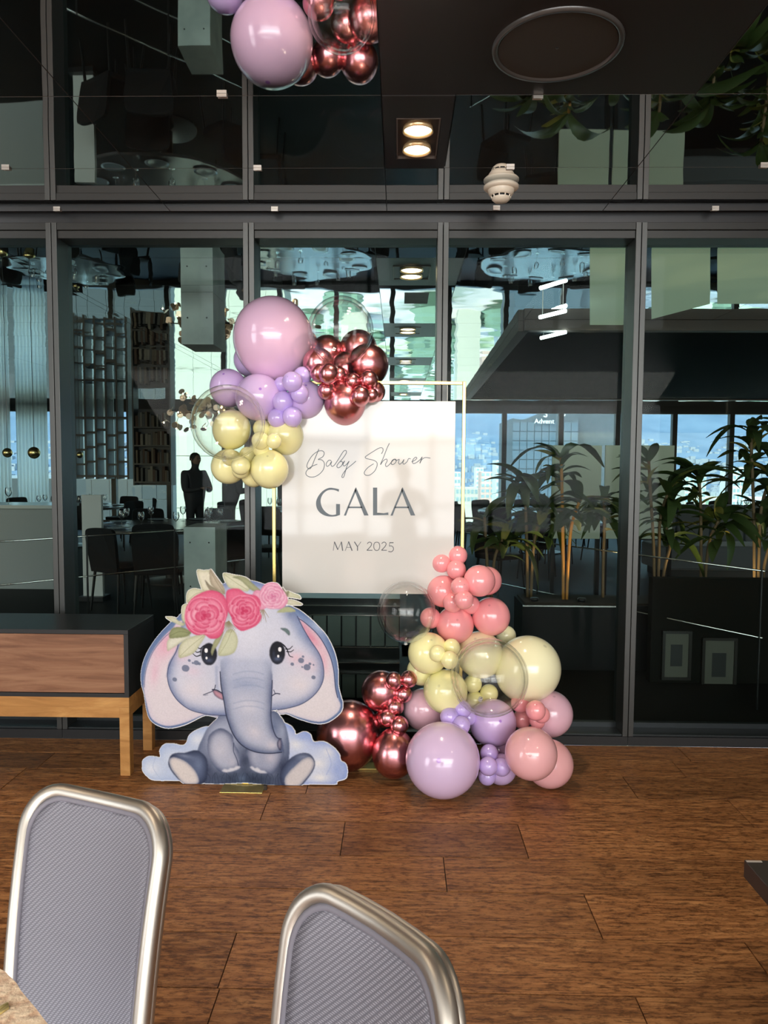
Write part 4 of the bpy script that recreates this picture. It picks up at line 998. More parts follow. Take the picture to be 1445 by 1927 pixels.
# roses
def rose(cx_, cy_, R, pale, seed, out):
    m = pmask(out); B0 = (226, 108, 142) if not pale else (232, 172, 194); B1 = (206, 62, 104) if not pale else (214, 128, 162); HI = (246, 190, 206) if not pale else (246, 222, 232)
    lay(m, B0, B1, 16, .7); rr = random.Random(seed)
    for k_, (ring, cnt) in enumerate([(.86, 6), (.62, 5), (.40, 4), (.2, 3)]):
        for i_ in range(cnt):
            a0 = 2*PI*i_/cnt+k_*.7+rr.uniform(-.2, .2); w_ = 2*PI/cnt*.62; r_ = R*ring; th_ = R*.30
            pts = []
            for q in np.linspace(-w_, w_, 6): pts.append((cx_+(r_+th_*.35*math.cos(q*2))*math.cos(a0+q), cy_+(r_+th_*.35*math.cos(q*2))*math.sin(a0+q)*.93))
            for q in np.linspace(w_, -w_, 5): pts.append((cx_+(r_-th_)*math.cos(a0+q*.8), cy_+(r_-th_)*math.sin(a0+q*.8)*.93))
            pm = pmask(pts, True, 4) & m; v_ = rr.random(); base = tuple(HI[j]*v_+B0[j]*(1-v_) for j in range(3))
            lay(pm, base, B1, 14, .9); stroke(pts[:6], 7, HI, .5, clip=m, soft=4)
            stroke([(x_*.96+cx_*.04, y_*.96+cy_*.04) for x_, y_ in pts[1:5]], 7, B1, .22, clip=m, soft=4)
    wash(cx_, cy_, R*.28, R*.26, (196, 48, 92) if not pale else (206, 110, 150), .6, m)
rose(735, 310, 60, True, 9, [(790, 190), (850, 200), (880, 240), (850, 300), (800, 300), (770, 240)])
rose(900, 225, 80, True, 5, [(890, 140), (930, 148), (955, 180), (985, 220), (990, 260), (960, 295), (915, 302), (860, 295), (825, 262), (815, 215), (830, 175), (855, 150)])
rose(718, 315, 105, False, 4, [(610, 205), (640, 182), (690, 182), (735, 210), (800, 225), (825, 270), (815, 310), (828, 350), (805, 395), (750, 425), (700, 436), (655, 400), (640, 350), (612, 290)])
rose(478, 345, 130, False, 3, [(360, 300), (395, 245), (450, 210), (510, 192), (570, 205), (610, 250), (620, 320), (600, 390), (590, 440), (560, 480), (510, 486), (470, 462), (420, 465), (370, 430), (352, 370)])
# paper texture and colour conversion
IMG = IMG*(.955+.075*grain[..., None])+0
outl = blur(ALPHA.astype(np.float32), 3) > .15
lin = np.clip(IMG/255., 0, 1); lin = np.where(lin <= .04045, lin/12.92, ((lin+.055)/1.055)**2.4)*.95
lin[~ALPHA] = (.80, .80, .82)
YE = atZ(400, 1475, 0.004).y
def E8(x, y): return atY(240+x/3.284, 1050+y/3.284, YE)
p00 = E8(0, 0); p10 = E8(1420, 0); p01 = E8(0, 1400); sxv = (p10-p00)/1420.; syv = (p01-p00)/1400.; sxv.z = 0; syv.x = 0   # keep the board upright
el = empty('elephant_cutout', (E8(720, 1390).x, YE, 0)); tag(el, 'flat printed cut-out of a baby elephant with a pink flower crown sitting on clouds', 'cutout')
jj, ii = np.nonzero(outl)
vid = -np.ones((GH+1, GW+1), np.int64); used = np.zeros((GH+1, GW+1), bool)
for dj in (0, 1):
    for di in (0, 1): used[jj+dj, ii+di] = True
vj, vi = np.nonzero(used); vid[vj, vi] = np.arange(len(vj)); nv = len(vj)
co = np.zeros((nv, 3)); gx = vi/S_; gy = vj/S_
co[:, 0] = p00.x+sxv.x*gx; co[:, 1] = YE; co[:, 2] = np.maximum(p00.z+syv.z*gy, .002)
quads = np.stack([vid[jj, ii], vid[jj+1, ii], vid[jj+1, ii+1], vid[jj, ii+1]], 1)
me = bpy.data.meshes.new('printed_face'); me.vertices.add(nv); me.vertices.foreach_set('co', co.ravel())
me.loops.add(quads.size); me.loops.foreach_set('vertex_index', quads.ravel()); me.polygons.add(len(quads)); me.polygons.foreach_set('loop_start', np.arange(0, quads.size, 4)); me.update(calc_edges=True)
ca = me.color_attributes.new('print', 'FLOAT_COLOR', 'POINT')
cj = np.clip(vj, 0, GH-1); ci = np.clip(vi, 0, GW-1); cols = np.ones((nv, 4), np.float32); cols[:, :3] = lin[cj, ci]; ca.data.foreach_set('color', cols.ravel())
m_print = pbr('printed_watercolour_board', (.8, .8, .8), .6, spec=.25); at_ = N(m_print, 'ShaderNodeAttribute', attribute_name='print'); L(m_print, at_, 'Color', bsdf(m_print), 'Base Color'); me.materials.append(m_print)
pf = bpy.data.objects.new('printed_face', me); COL.objects.link(pf); world_child(pf, el)
# foam board body behind the print: solid from the same outline
full = np.pad(outl, 1); bv = []; bf = []; bmap = {}
def bvx(i_, j_, d_):
    k_ = (i_, j_, d_)
    if k_ not in bmap:
        bmap[k_] = len(bv); bv.append((p00.x+sxv.x*i_/S_, YE+(.0004 if d_ == 0 else .006), max(.002, p00.z+syv.z*j_/S_)))
    return bmap[k_]
for j_, i_ in zip(jj, ii):
    if not full[j_, i_+1]: bf.append((bvx(i_, j_, 0), bvx(i_+1, j_, 0), bvx(i_+1, j_, 1), bvx(i_, j_, 1)))
    if not full[j_+2, i_+1]: bf.append((bvx(i_, j_+1, 0), bvx(i_+1, j_+1, 0), bvx(i_+1, j_+1, 1), bvx(i_, j_+1, 1)))
    if not full[j_+1, i_]: bf.append((bvx(i_, j_, 0), bvx(i_, j_+1, 0), bvx(i_, j_+1, 1), bvx(i_, j_, 1)))
    if not full[j_+1, i_+2]: bf.append((bvx(i_+1, j_, 0), bvx(i_+1, j_+1, 0), bvx(i_+1, j_+1, 1), bvx(i_+1, j_, 1)))
for j_ in range(GH):                       # back face as horizontal runs
    row = outl[j_]; i_ = 0
    while i_ < GW:
        if row[i_]:
            e_ = i_
            while e_ < GW and row[e_]: e_ += 1
            bf.append((bvx(i_, j_, 1), bvx(e_, j_, 1), bvx(e_, j_+1, 1), bvx(i_, j_+1, 1))); i_ = e_
        else: i_ += 1
mesh_obj('foam_board', bv, bf, pbr('white_foam_board', (.82, .82, .82), .6), el)
pa = atZ(413, 1491, .005); pb_ = atZ(493, 1493, .005); pc = atZ(455, 1476, .005)
boxo('foot_plate', pa.x, pb_.x, pa.y, YE+.12, .0005, .005, m_gold, el, bevel=.001)
boxo('support_post', (pa.x+pb_.x)/2-.02, (pa.x+pb_.x)/2+.02, YE+.007, YE+.02, .005, .55, m_gold, el)
q = atZ(499, 1483, .01); cb = MB().box(q.x-.008, q.x+.008, q.y-.004, q.y+.012, .0005, .022).obj('clamp', pbr('dark_clamp', (.06, .05, .04), .4, metal=.6), el)
# ================================================================== reflected dining room, built as a real room beyond the glass
Y0, YW = GY+.06, 17.3
XA, XB = -13.0, 14.0
fl2 = boxo('floor', XA, XB, WALL+.2, YW+.1, -.05, 0, pbr('dark_polished_floor', (.016, .016, .015), .6, spec=.1)); tag(fl2, kind='structure')
ce2 = boxo('ceiling', XA, XB, WALL+.31, YW+.1, CEIL+.0125, CEIL+.10, m_black); tag(ce2, kind='structure')
tag(boxo('wall_left', XA-.1, XA, WALL+.31, YW, 0, CEIL, m_wall), kind='structure'); tag(boxo('wall_right', XB, XB+.1, WALL+.31, YW, 0, CEIL, m_wall), kind='structure')
# ceiling: rows of mirror tiles, a dark matte field at the right, matte tiles with lamps
rowsY = [WALL+.32]+[4.93+.745*i for i in range(17)]
rowsY = [y for y in rowsY if y < YW-.2]+[YW]
bulk = [C2(985, 603), C2(880, 742), C2(2300, 742), C2(2300, 603)]
e_l = line_through(bulk[0], bulk[1])
if e_l[0]*10+e_l[1]*10+e_l[2] < 0: e_l = tuple(-t for t in e_l)
ybn, ybf = bulk[0][1], bulk[1][1]
dlb = line_through(C2(330, 655), C2(450, 720)); dlb2 = line_through(C2(340, 725), C2(395, 748))
cols = [XA, -10.2, -7.6, -5.0, -2.55, -.16, .42, 2.9, 5.4, 8.0, 10.8, XB]
lampspots = []
for ri, (ya, yb) in enumerate(zip(rowsY, rowsY[1:])):
    for ci_, (xa, xb) in enumerate(zip(cols, cols[1:])):
        P = rect(xa, xb, ya, yb)
        if ci_ == 5 and ri % 3 == 1:
            tile(P, 'matte_tile', m_matte, ce2); lampspots.append(((xa+xb)/2-.05, (ya+yb)/2)); continue
        if yb > ybn and ya < ybf:
            q = P
            parts = [clip_poly(P, -e_l[0], -e_l[1], -e_l[2])]
            ins = clip_poly(P, *e_l)
            if len(ins) >= 3:
                if ya < ybn: parts.append(clip_poly(ins, 0, -1, ybn))
                if yb > ybf: parts.append(clip_poly(ins, 0, 1, -ybf))
        else: parts = [P]
        for p in parts:
            if len(p) < 3: continue
            for q in (two(p, dlb) if ci_ in (3, 4) else [p]):
                if len(q) >= 3: tile(q, mat=m_mirror2, parent=ce2)
for k_, (x_, y_) in enumerate(lampspots[:5]):
    downlight('recessed_downlight', x_, y_, .26, .36, ['small twin downlight just beyond the glass, first of the row', 'twin downlight in the mirrored ceiling above the sign, nearest lit pair', 'second twin downlight going back in the mirrored ceiling', 'third twin downlight going back in the mirrored ceiling', 'farthest small twin downlight in the mirrored ceiling'][k_], 'downlights of the dining room', power=6, z=CEIL-.001)
bk = [(bulk[0][0], ybn), (XB-.05, ybn), (XB-.05, ybf), (bulk[1][0], ybf)]
bkm = MB().prism(bk, CEIL-.075, CEIL-.001); o = bkm.obj('bulkhead', pbr('dark_teal_bulkhead', (.006, .010, .012), .9, spec=.02)); tag(o, kind='structure', label=None); o['kind'] = 'structure'; o.name = 'trim_1'
tm = MB(); p_ = [Vector((x, y, CEIL-.04)) for x, y in bk]
m_brown = pbr('weathered_brown_edge', (.13, .10, .085), .6)
for a_, b_ in ((0, 1), (3, 0), (2, 3)):
    d_ = (p_[b_]-p_[a_]).normalized(); n_ = Vector((-d_.y, d_.x, 0))*.05
    v_ = [p_[a_]+n_, p_[b_]+n_, p_[b_]-n_, p_[a_]-n_]; t2 = MB(); t2.v = [(q.x, q.y, z) for z in (CEIL-.10, CEIL-.002) for q in v_]
    t2.f = [(0, 1, 2, 3), (7, 6, 5, 4), (0, 4, 5, 1), (1, 5, 6, 2), (2, 6, 7, 3), (3, 7, 4, 0)]; t2.obj('edge_trim', m_brown, o)
# pale green panels under the ceiling at the right, glow added to them; tube lamps
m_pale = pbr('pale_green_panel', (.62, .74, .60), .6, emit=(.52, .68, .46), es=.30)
m_led = pbr('white_tube_glow', (1, 1, 1), .4, emit=(.85, 1, .97), es=30.)
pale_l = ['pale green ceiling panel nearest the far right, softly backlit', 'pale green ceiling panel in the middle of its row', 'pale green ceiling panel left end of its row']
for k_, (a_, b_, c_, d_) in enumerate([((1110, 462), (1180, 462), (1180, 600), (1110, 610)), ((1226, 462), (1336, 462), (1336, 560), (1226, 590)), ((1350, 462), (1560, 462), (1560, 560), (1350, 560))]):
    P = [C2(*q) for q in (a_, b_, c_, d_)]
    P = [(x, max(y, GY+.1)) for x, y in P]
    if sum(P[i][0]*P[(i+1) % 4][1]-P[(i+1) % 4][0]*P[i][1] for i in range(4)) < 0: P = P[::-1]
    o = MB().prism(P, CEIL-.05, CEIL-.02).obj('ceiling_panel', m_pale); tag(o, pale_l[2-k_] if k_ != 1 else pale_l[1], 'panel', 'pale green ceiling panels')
for k_, (q1, q2, lb) in enumerate([((1016, 597), (1064, 585), 'white tube lamp under the ceiling, upper of two parallel'), ((1018, 636), (1064, 625), 'white tube lamp under the ceiling, lower of two parallel')]):
    a_ = atZ(*q1, CEIL-.12); b_ = atZ(*q2, CEIL-.12)
    t = empty('tube_lamp', (a_.x, a_.y, CEIL-.12)); tag(t, lb, 'lamp', 'tube lamps beyond the glass')
    MB().bar(a_, b_, .016, 8).obj('tube', m_led, t)
    for p in (a_.lerp(b_, .1), a_.lerp(b_, .9)): MB().bar(p, (p.x, p.y, CEIL), .004, 6).obj('hanger', m_steel, t)

# far window wall
wall2 = empty('window_2', (0, YW, 0)); tag(wall2, kind='structure')
m_dkal = pbr('window_wall_aluminium', (.018, .020, .022), .4, metal=.3)
x0_ = 2.457; xs_ = [x0_+1.315*i for i in range(-11, 9)]; xs_ = [x for x in xs_ if XA < x < XB]
for x_ in xs_: boxo('mullion', x_-.055, x_+.055, YW-.06, YW+.08, 0, CEIL, m_dkal, wall2)
boxo('header', XA, XB, YW-.07, YW+.09, CEIL-.15, CEIL+.01, m_dkal, wall2); boxo('sill', XA, XB, YW-.07, YW+.09, 0, .22, m_dkal, wall2)
for a_, b_ in zip([XA]+xs_, xs_+[XB]):
    if b_-a_ > .3: boxo('glass_pane', a_+.056, b_-.056, YW, YW+.0002, .22, CEIL-.15, m_glass_far, wall2)

# concrete pillars, middle left out where a bright reflection would cover them
for k_, (pa_, pb2) in enumerate(((342, 402), (760, 806))):
    xa = atY(pa_, 700, 5.9).x; xb = atY(pb2, 700, 5.9).x
    t = empty('pillar', ((xa+xb)/2, 6.1, 0)); t['kind'] = 'structure'
    zu = atY(380, 648 if k_ == 0 else 548, 5.9).z; zl = atY(380, 992 if k_ == 0 else 1245, 5.9).z
    boxo('upper_pier', xa, xb, 5.9, 6.3, zu, CEIL-.001, m_concrete, t); boxo('lower_pier', xa, xb, 5.9, 6.3, 0, zl, m_concrete, t)
    for i in range(8):
        for s_ in (.2, .8):
            x_ = xa+(xb-xa)*s_; z_ = .2+i*.36
            if z_ < zl-.03 or z_ > zu+.03: MB().bar((x_, 5.8985, z_), (x_, 5.902, z_), .007, 8).obj('tie_hole', m_black, t)

# ---- furniture prototypes
m_dch = pbr('black_upholstery', (.014, .014, .015), .7, spec=.15); m_dleg = pbr('black_steel_leg', (.02, .02, .02), .35, metal=.4)
m_top = pbr('dark_grey_tabletop', (.10, .10, .105), .18, spec=.5); m_plate = pbr('grey_blue_plate', (.42, .50, .56), .18)
def copy_tree(o, parent=None):
    c = o.copy(); COL.objects.link(c)
    if parent: c.parent = parent
    for ch in o.children: copy_tree(ch, c)
    return c
def proto_chair():
    t = empty('armless_chair'); bm_ = MB()
    MB().prism([(-.20, -.21), (.20, -.21), (.23, -.15), (.23, .18), (.19, .22), (-.19, .22), (-.23, .18), (-.23, -.15)], .42, .48).obj('seat', m_dch, t, keep=False, bevel=.012)
    pr = crom([(-.21, .42), (-.225, .62), (-.23, .80), (-.19, .875), (0, .885), (.19, .875), (.23, .80), (.225, .62), (.21, .42)], 4)
    MB().prism(pr, 0, .035, lambda x, z, d: (x, .19+d+.12*(z-.42)-.04*math.cos(x*6), z)).obj('backrest', m_dch, t, keep=False)
    for sx in (-1, 1):
        for sy in (-1, 1): MB().bar((sx*.19, sy*.18, .42), (sx*.22, sy*.22, 0.001), .016, 8, .011).obj('leg', m_dleg, t, keep=False)
    return t
def proto_glass():
    o = MB().lathe([(.0001, .003), (.034, .002), (.034, .0005), (.005, .006), (.004, .012), (.0035, .085), (.012, .095), (.033, .115), (.042, .145), (.040, .175), (.034, .205)], 16).obj('wine_glass', m_drink, smooth=True); return o
def proto_plate(): return MB().lathe([(.0001, .004), (.07, .004), (.095, .010), (.14, .018), (.142, .021), (.10, .0145), (.07, .0085), (.0001, .0085)], 28).obj('plate', m_plate, smooth=True)
pc_, pg_, pp_ = proto_chair(), proto_glass(), proto_plate(); used_ = [False]*3
def place(proto, idx, loc, rz, label, cat, group):
    o = proto if not used_[idx] else copy_tree(proto); used_[idx] = True
    o.location = loc; o.rotation_euler = (0, 0, rz); tag(o, label, cat, group); return o
SIDES = ['right end', 'right window side', 'window side, right', 'window side, left', 'left window side', 'left end', 'left near side', 'near side, left', 'near side, right', 'right near side']
TABS = [(-1.6, 13.1, 1.12, 10, 'behind the sign'), (2.55, 13.2, 1.12, 10, 'by the right windows'), (6.9, 13.3, 1.12, 10, 'far right behind plants'), (-6.1, 13.6, 1.0, 8, 'beyond the shelf unit'), (-3.0, 9.6, 1.05, 9, 'nearest the glass')]
for ti, (X_, Y_, R_, n_, where) in enumerate(TABS):
    t = empty('round_table', (X_, Y_, 0)); tag(t, 'large round dark dining table laid with plates, '+where, 'table', 'round dining tables')
    MB().lathe([(.0001, .715), (R_-.02, .715), (R_, .722), (R_, .748), (R_-.01, .755), (.0001, .755)], 48).obj('tabletop', m_top, t, keep=False)
    MB().lathe([(.38, .001), (.38, .02), (.08, .05), (.07, .70), (.22, .715)], 24).obj('pedestal', m_dleg, t, keep=False)
    for i in range(n_):
        side = SIDES[i*10//n_]; a_ = 2*PI*(i+.5*(ti % 2))/n_; cx_, cy_ = math.cos(a_), math.sin(a_)
        place(pp_, 2, (X_+cx_*(R_-.22), Y_+cy_*(R_-.22), .755), a_, 'grey blue plate at the %s of the table ' % side+where, 'plate', 'plates on the round table '+where)
        place(pg_, 1, (X_+math.cos(a_+.22)*(R_-.42), Y_+math.sin(a_+.22)*(R_-.42), .755), a_, 'wine glass at the %s of the table ' % side+where, 'glass', 'glasses on the round table '+where)
        if abs(cx_*0+1) and not (ti == 4 and i in (4, 5, 6, 1)):
            place(pc_, 0, (X_+cx_*(R_+.22), Y_+cy_*(R_+.22), 0), a_-PI/2, 'black chair at the %s of the table ' % side+where, 'chair', 'chairs at the round table '+where)
# empty chairs between pillar and glass, and by the rail
for (px_, py_, Y_, rz, lab) in [(228, 1080, 7.7, 2.6, 'black chair turned aside in front of the near round table, left'), (300, 1070, 7.6, 3.3, 'black chair with its back to the glass near the pillar'), (940, 1060, 9.0, .6, 'black chair right of the sign behind the gold post'), (1010, 1060, 10.2, -.4, 'black chair behind the plants, beside the seam of the glass')]:
    place(pc_, 0, (atY(px_, py_, Y_).x, Y_, 0), rz, lab, 'chair', 'loose chairs in the dining room')

# banquette at the right
bq = empty('banquette', (5.6, 10.6, 0)); tag(bq, 'long dark grey padded banquette sofa behind the plants at the right', 'sofa')
m_bq = pbr('charcoal_velvet', (.075, .078, .082), .7, sheen=.3)
boxo('seat', 3.6, 7.6, 10.2, 10.9, .12, .46, m_bq, bq, bevel=.03)
for i in range(8): boxo('back_cushion', 3.61+i*.5, 4.09+i*.5, 10.86, 11.02, .46, 1.0, m_bq, bq, bevel=.03)
boxo('plinth', 3.7, 7.5, 10.3, 10.9, 0.0005, .12, m_dleg, bq)

# bar counter, globes, glasses
m_bar = pbr('grey_stone_counter', (.20, .22, .22), .45)
bc = empty('bar_counter', (-6.2, 9.2, 0)); tag(bc, 'grey stone bar counter at the left edge, rows of glasses on top', 'counter')
boxo('front', -8.4, -4.25, 8.9, 9.5, .0005, 1.0, m_bar, bc); boxo('countertop', -8.45, -4.2, 8.85, 9.55, 1.0, 1.04, pbr('pale_counter_top', (.42, .46, .46), .2), bc)
for i in range(14): place(pg_, 1, (-6.6+i*.13, 9.0+.13*(i % 2), 1.04), 0, 'upright glass on the bar counter, %s from the left' % ORD[i], 'glass', 'glasses on the bar counter')
m_brass = pbr('antique_brass', (.60, .48, .22), .25, metal=1.)
for k_, (px_, py_, Y_, r_, lb) in enumerate([(64, 852, 9.2, .075, 'brass globe pendant hanging above the bar, right one'), (14, 852, 9.2, .06, 'brass globe pendant hanging above the bar, left one'), (150, 856, 11, .05, 'small brass globe pendant left of the shelf unit')]):
    p = atY(px_, py_, Y_); t = empty('pendant_lamp', (p.x, p.y, p.z)); tag(t, lb, 'lamp', 'brass pendants at the bar')
    MB().lathe([(.0001, -r_)]+[(r_*math.sin(a), -r_*math.cos(a)) for a in np.linspace(.2, PI-.12, 12)], 20).obj('globe', m_brass, t, smooth=True, keep=False)
    MB().bar((0, 0, r_), (0, 0, CEIL-p.z), .004, 6).obj('cord', m_black, t, keep=False)

# open shelf unit against the bright windows, bookcase, curtains
m_shelf = pbr('dark_grey_shelf', (.075, .075, .075), .5)
def P15(px, Y): return atY(px, 870, Y).x
su = empty('shelf_unit', (P15(190, 15.6), 15.6, 0)); tag(su, 'open dark shelf unit hung from the ceiling before the bright windows at the left', 'shelf')
xa, xb = P15(146, 15.6), P15(244, 15.6)
nx_ = 5
for i in range(nx_+1): x_ = xa+(xb-xa)*i/nx_; boxo('upright', x_-.022, x_+.022, 15.5, 15.85, 1.22, CEIL-.001, m_shelf, su)
for j in range(5):
    z_ = 1.28+j*.31
    for i in range(nx_):
        x_ = xa+(xb-xa)*i/nx_; dz_ = .06*((i*7+j*3) % 3-1)*(0 < j < 4); boxo('shelf', x_+.022, x_+(xb-xa)/nx_-.022, 15.5, 15.85, z_+dz_-.02, z_+dz_+.02, m_shelf, su)
bkc = empty('bookcase', (P15(287, 15.2), 15.4, 0)); tag(bkc, 'hanging bookcase filled with books between the window posts at the left', 'bookcase')
xa2, xb2 = P15(250, 15.2), P15(322, 15.2)
for x_ in (xa2, xb2-.03): boxo('side_panel', x_, x_+.03, 15.2, 15.5, 1.1, CEIL-.001, m_shelf, bkc)
boxo('back_panel', xa2+.03, xb2-.03, 15.48, 15.5, 1.1, 2.7, m_shelf, bkc)
bcols = [pbr('book_cloth_%s' % c, v, .7) for c, v in (('tan', (.14, .11, .08)), ('grey', (.09, .09, .09)), ('cream', (.22, .20, .17)), ('brown', (.08, .045, .03)))]
bl_ = {0: 'lowest', 1: 'second', 2: 'third', 3: 'top'}
for j in range(4):
    z_ = 1.15+j*.38; boxo('shelf', xa2+.03, xb2-.03, 15.2, 15.48, z_, z_+.03, m_shelf, bkc)
    if j < 4 and j >= 0:
        x_ = xa2+.05; kb_ = -1
        while x_ < xb2-.10:
            w_ = random.uniform(.03, .06); h_ = random.uniform(.22, .32); b_ = boxo('book', x_, x_+w_, 15.24, 15.42, z_+.6*0+.0305+.4*0, z_+.03+h_, random.choice(bcols)); kb_ = kb_+1; tag(b_, '%s book from the left on the %s bookcase shelf' % (ORD[min(kb_, 15)], bl_[j]), 'book', 'books on the %s bookcase shelf' % bl_[j]); x_ += w_+random.choice((.003, .003, .05))
m_curt = bpy.data.materials.new('sheer_curtain'); m_curt.use_nodes = True; t_ = m_curt.node_tree; t_.nodes.clear(); o2 = t_.nodes.new('ShaderNodeOutputMaterial'); tl_ = t_.nodes.new('ShaderNodeBsdfTranslucent'); tl_.inputs[0].default_value = (.95, .97, .96, 1); df_ = t_.nodes.new('ShaderNodeBsdfTransparent'); df_.inputs[0].default_value = (.75, .82, .82, 1); m2 = t_.nodes.new('ShaderNodeMixShader'); m2.inputs[0].default_value = .15
t_.links.new(tl_.outputs[0], m2.inputs[1]); t_.links.new(df_.outputs[0], m2.inputs[2]); t_.links.new(m2.outputs[0], o2.inputs[0])
for k_, (pa_, pb2, lb) in enumerate([(-40, 18, 'white sheer curtain at the left edge of the picture'), (30, 88, 'white sheer curtain behind the bar, left of the first seam'), (112, 160, 'white sheer curtain behind the shelf unit, left part'), (168, 214, 'white sheer curtain behind the shelf unit, right part')]):
    xa3, xb3 = atY(pa_, 870, 16.9).x, atY(pb2, 870, 16.9).x; n_ = 40
    vs = []; fs = []
    for i in range(n_+1):
        x_ = xa3+(xb3-xa3)*i/n_; y_ = 16.95+.03*math.sin(i*1.3); vs += [(x_, y_, 1.25 if pa_ > 100 else .002), (x_, y_, CEIL-.001)]
    for i in range(n_): fs.append((2*i, 2*i+2, 2*i+3, 2*i+1))
    o = mesh_obj('curtain', vs, fs, m_curt, smooth=True); o.modifiers.new('s', 'SOLIDIFY').thickness = .003; tag(o, lb, 'curtain', 'sheer curtains by the far windows')

# white podium, and pale screen behind the plants
pd_ = empty('podium', (atY(172, 980, 8.2).x, 8.2, 0)); tag(pd_, 'white slanted podium panel standing left of the near round table', 'podium')
xa, xb = atY(154, 980, 8.2).x, atY(191, 980, 8.2).x
boxo('front_panel', xa, xb, 8.2, 8.25, .05, 1.20, pbr('white_stone', (.55, .55, .52), .5), pd_); boxo('base', xa-.03, xb+.03, 8.12, 8.35, .0005, .05, m_dleg, pd_)
m_scr = pbr('pale_olive_screen', (.78, .80, .62), .7)
for k_, (pa_, pb2, lb) in enumerate([(1040, 1130, 'pale olive folding screen panel with hanging vine, left of the seam'), (1140, 1184, 'narrow pale olive screen panel just left of the seam'), (1204, 1266, 'pale olive screen panel right of the seam behind the plants')]):
    Ys = 8.0; a_ = atY(pa_, 838, Ys); b_ = atY(pb2, 945, Ys); t = empty('folding_screen', ((a_.x+b_.x)/2, Ys, 0)); tag(t, lb, 'screen', 'pale screens behind the plants')
    boxo('panel', a_.x, b_.x, Ys, Ys+.03, b_.z-.4, a_.z, m_scr, t)
    for x_ in (a_.x+.02, b_.x-.02): boxo('leg', x_-.02, x_+.02, Ys-.01, Ys+.05, .0005, b_.z-.4, m_dleg, t)

# thin rails standing in for reflected joint lines
m_rail = pbr('bright_rail', (.72, .72, .70), .2, metal=1.)
def line_rails(p, q, zs, lab, posts=4):
    t = empty('balustrade', (p[0], p[1], 0)); tag(t, lab, 'railing')
    for z_ in zs: MB().bar((p[0], p[1], z_), (q[0], q[1], z_), .006, 8).obj('rail', m_rail, t, smooth=True)
    for i in range(posts):
        f_ = (i+.02)/(posts-1+.04); x_ = p[0]+(q[0]-p[0])*f_; y_ = p[1]+(q[1]-p[1])*f_; MB().bar((x_, y_, 0.0005), (x_, y_, max(zs)+.01), .008, 8).obj('post', m_dleg, t)
line_rails((atZ(-40, 1022, 1.0).x, atZ(-40, 1022, 1.0).y), (atZ(470, 989, 1.0).x, atZ(470, 989, 1.0).y), (1.0, .69), 'low balustrade of two thin bright rails running diagonally at the left')
line_rails((atZ(873, 1002, .9).x, atZ(873, 1002, .9).y), (atZ(1440, 1075, .9).x, max(GY+.1, atZ(1440, 1075, .9).y)), (.9, .47), 'low balustrade of two thin bright rails running diagonally at the right')

# slatted cabinet beyond the glass, below the sign
m_slat = pbr('grey_green_slat', (.16, .19, .175), .55)
Yk = 4.75; xa, xb = atY(478, 1200, Yk).x, atY(752, 1200, Yk).x
kc = empty('slatted_cabinet', ((xa+xb)/2, Yk, 0)); tag(kc, 'grey green slatted cabinet with bright metal shelf edges, under the sign behind glass', 'cabinet')
zt_ = atY(700, 1128, Yk).z
boxo('carcass', xa, xb, Yk+.03, Yk+.4, .0005, zt_, m_black, kc)
zz = [atY(700, y_, Yk).z for y_ in (1140, 1158, 1218, 1247, 1268, 1320)]
for z_ in zz[:5]: boxo('shelf_edge', xa, xb, Yk-.004, Yk+.03, z_-.003, z_+.003, m_rail, kc)
n_ = 10
for i in range(n_):
    x_ = xa+(xb-xa)*i/n_; boxo('slat', x_+.006, x_+(xb-xa)/n_-.006, Yk+.008, Yk+.03, zz[2]+.006, zz[1]-.006, m_slat, kc)
    boxo('slat', x_+.006, x_+(xb-xa)/n_-.006, Yk+.008, Yk+.03, .02, zz[4]-.006, m_slat, kc)

# framed pictures low behind the glass
def picture(pa_, pb2, Y_, lab, m_in):
    a_ = atY(*pa_, Y_); b_ = atY(*pb2, Y_); t = empty('framed_picture', ((a_.x+b_.x)/2, Y_, b_.z)); tag(t, lab, 'picture', 'framed pictures behind the glass')
    w_ = .02; m_f = pbr('dark_picture_frame', (.02, .016, .012), .4)
    boxo('mat_board', a_.x+w_, b_.x-w_, Y_+.004, Y_+.012, b_.z+w_, a_.z-w_, pbr('old_ivory_mat', (.11, .105, .08), .7), t)
    for q in ((a_.x, b_.x, a_.z-w_, a_.z), (a_.x, b_.x, b_.z, b_.z+w_), (a_.x, a_.x+w_, b_.z+w_, a_.z-w_), (b_.x-w_, b_.x, b_.z+w_, a_.z-w_)): boxo('frame', q[0], q[1], Y_-.008, Y_+.014, q[2], q[3], m_f, t)
    mbd = t.children[0]; dx = (b_.x-a_.x)*.3; dz = (a_.z-b_.z)*.28; boxo('print', a_.x+dx, b_.x-dx, Y_+.001, Y_+.004, b_.z+dz, a_.z-dz, m_in, t)
    return t
m_pr = pbr('dark_photo_print', (.02, .02, .018), .5)
lowwall = boxo('wall_low', atY(1225, 1200, 5.25).x, 5.0, 5.25, 5.33, 0, .76, pbr('dark_low_wall', (.010, .010, .008), .8, spec=.08)); lowwall['kind'] = 'structure'
picture((1247, 1187), (1299, 1280), 5.23, 'dim framed picture low behind the right pane, left of two', m_pr)
picture((1322, 1200), (1384, 1303), 5.23, 'dim framed picture low behind the right pane, right of two', m_pr)

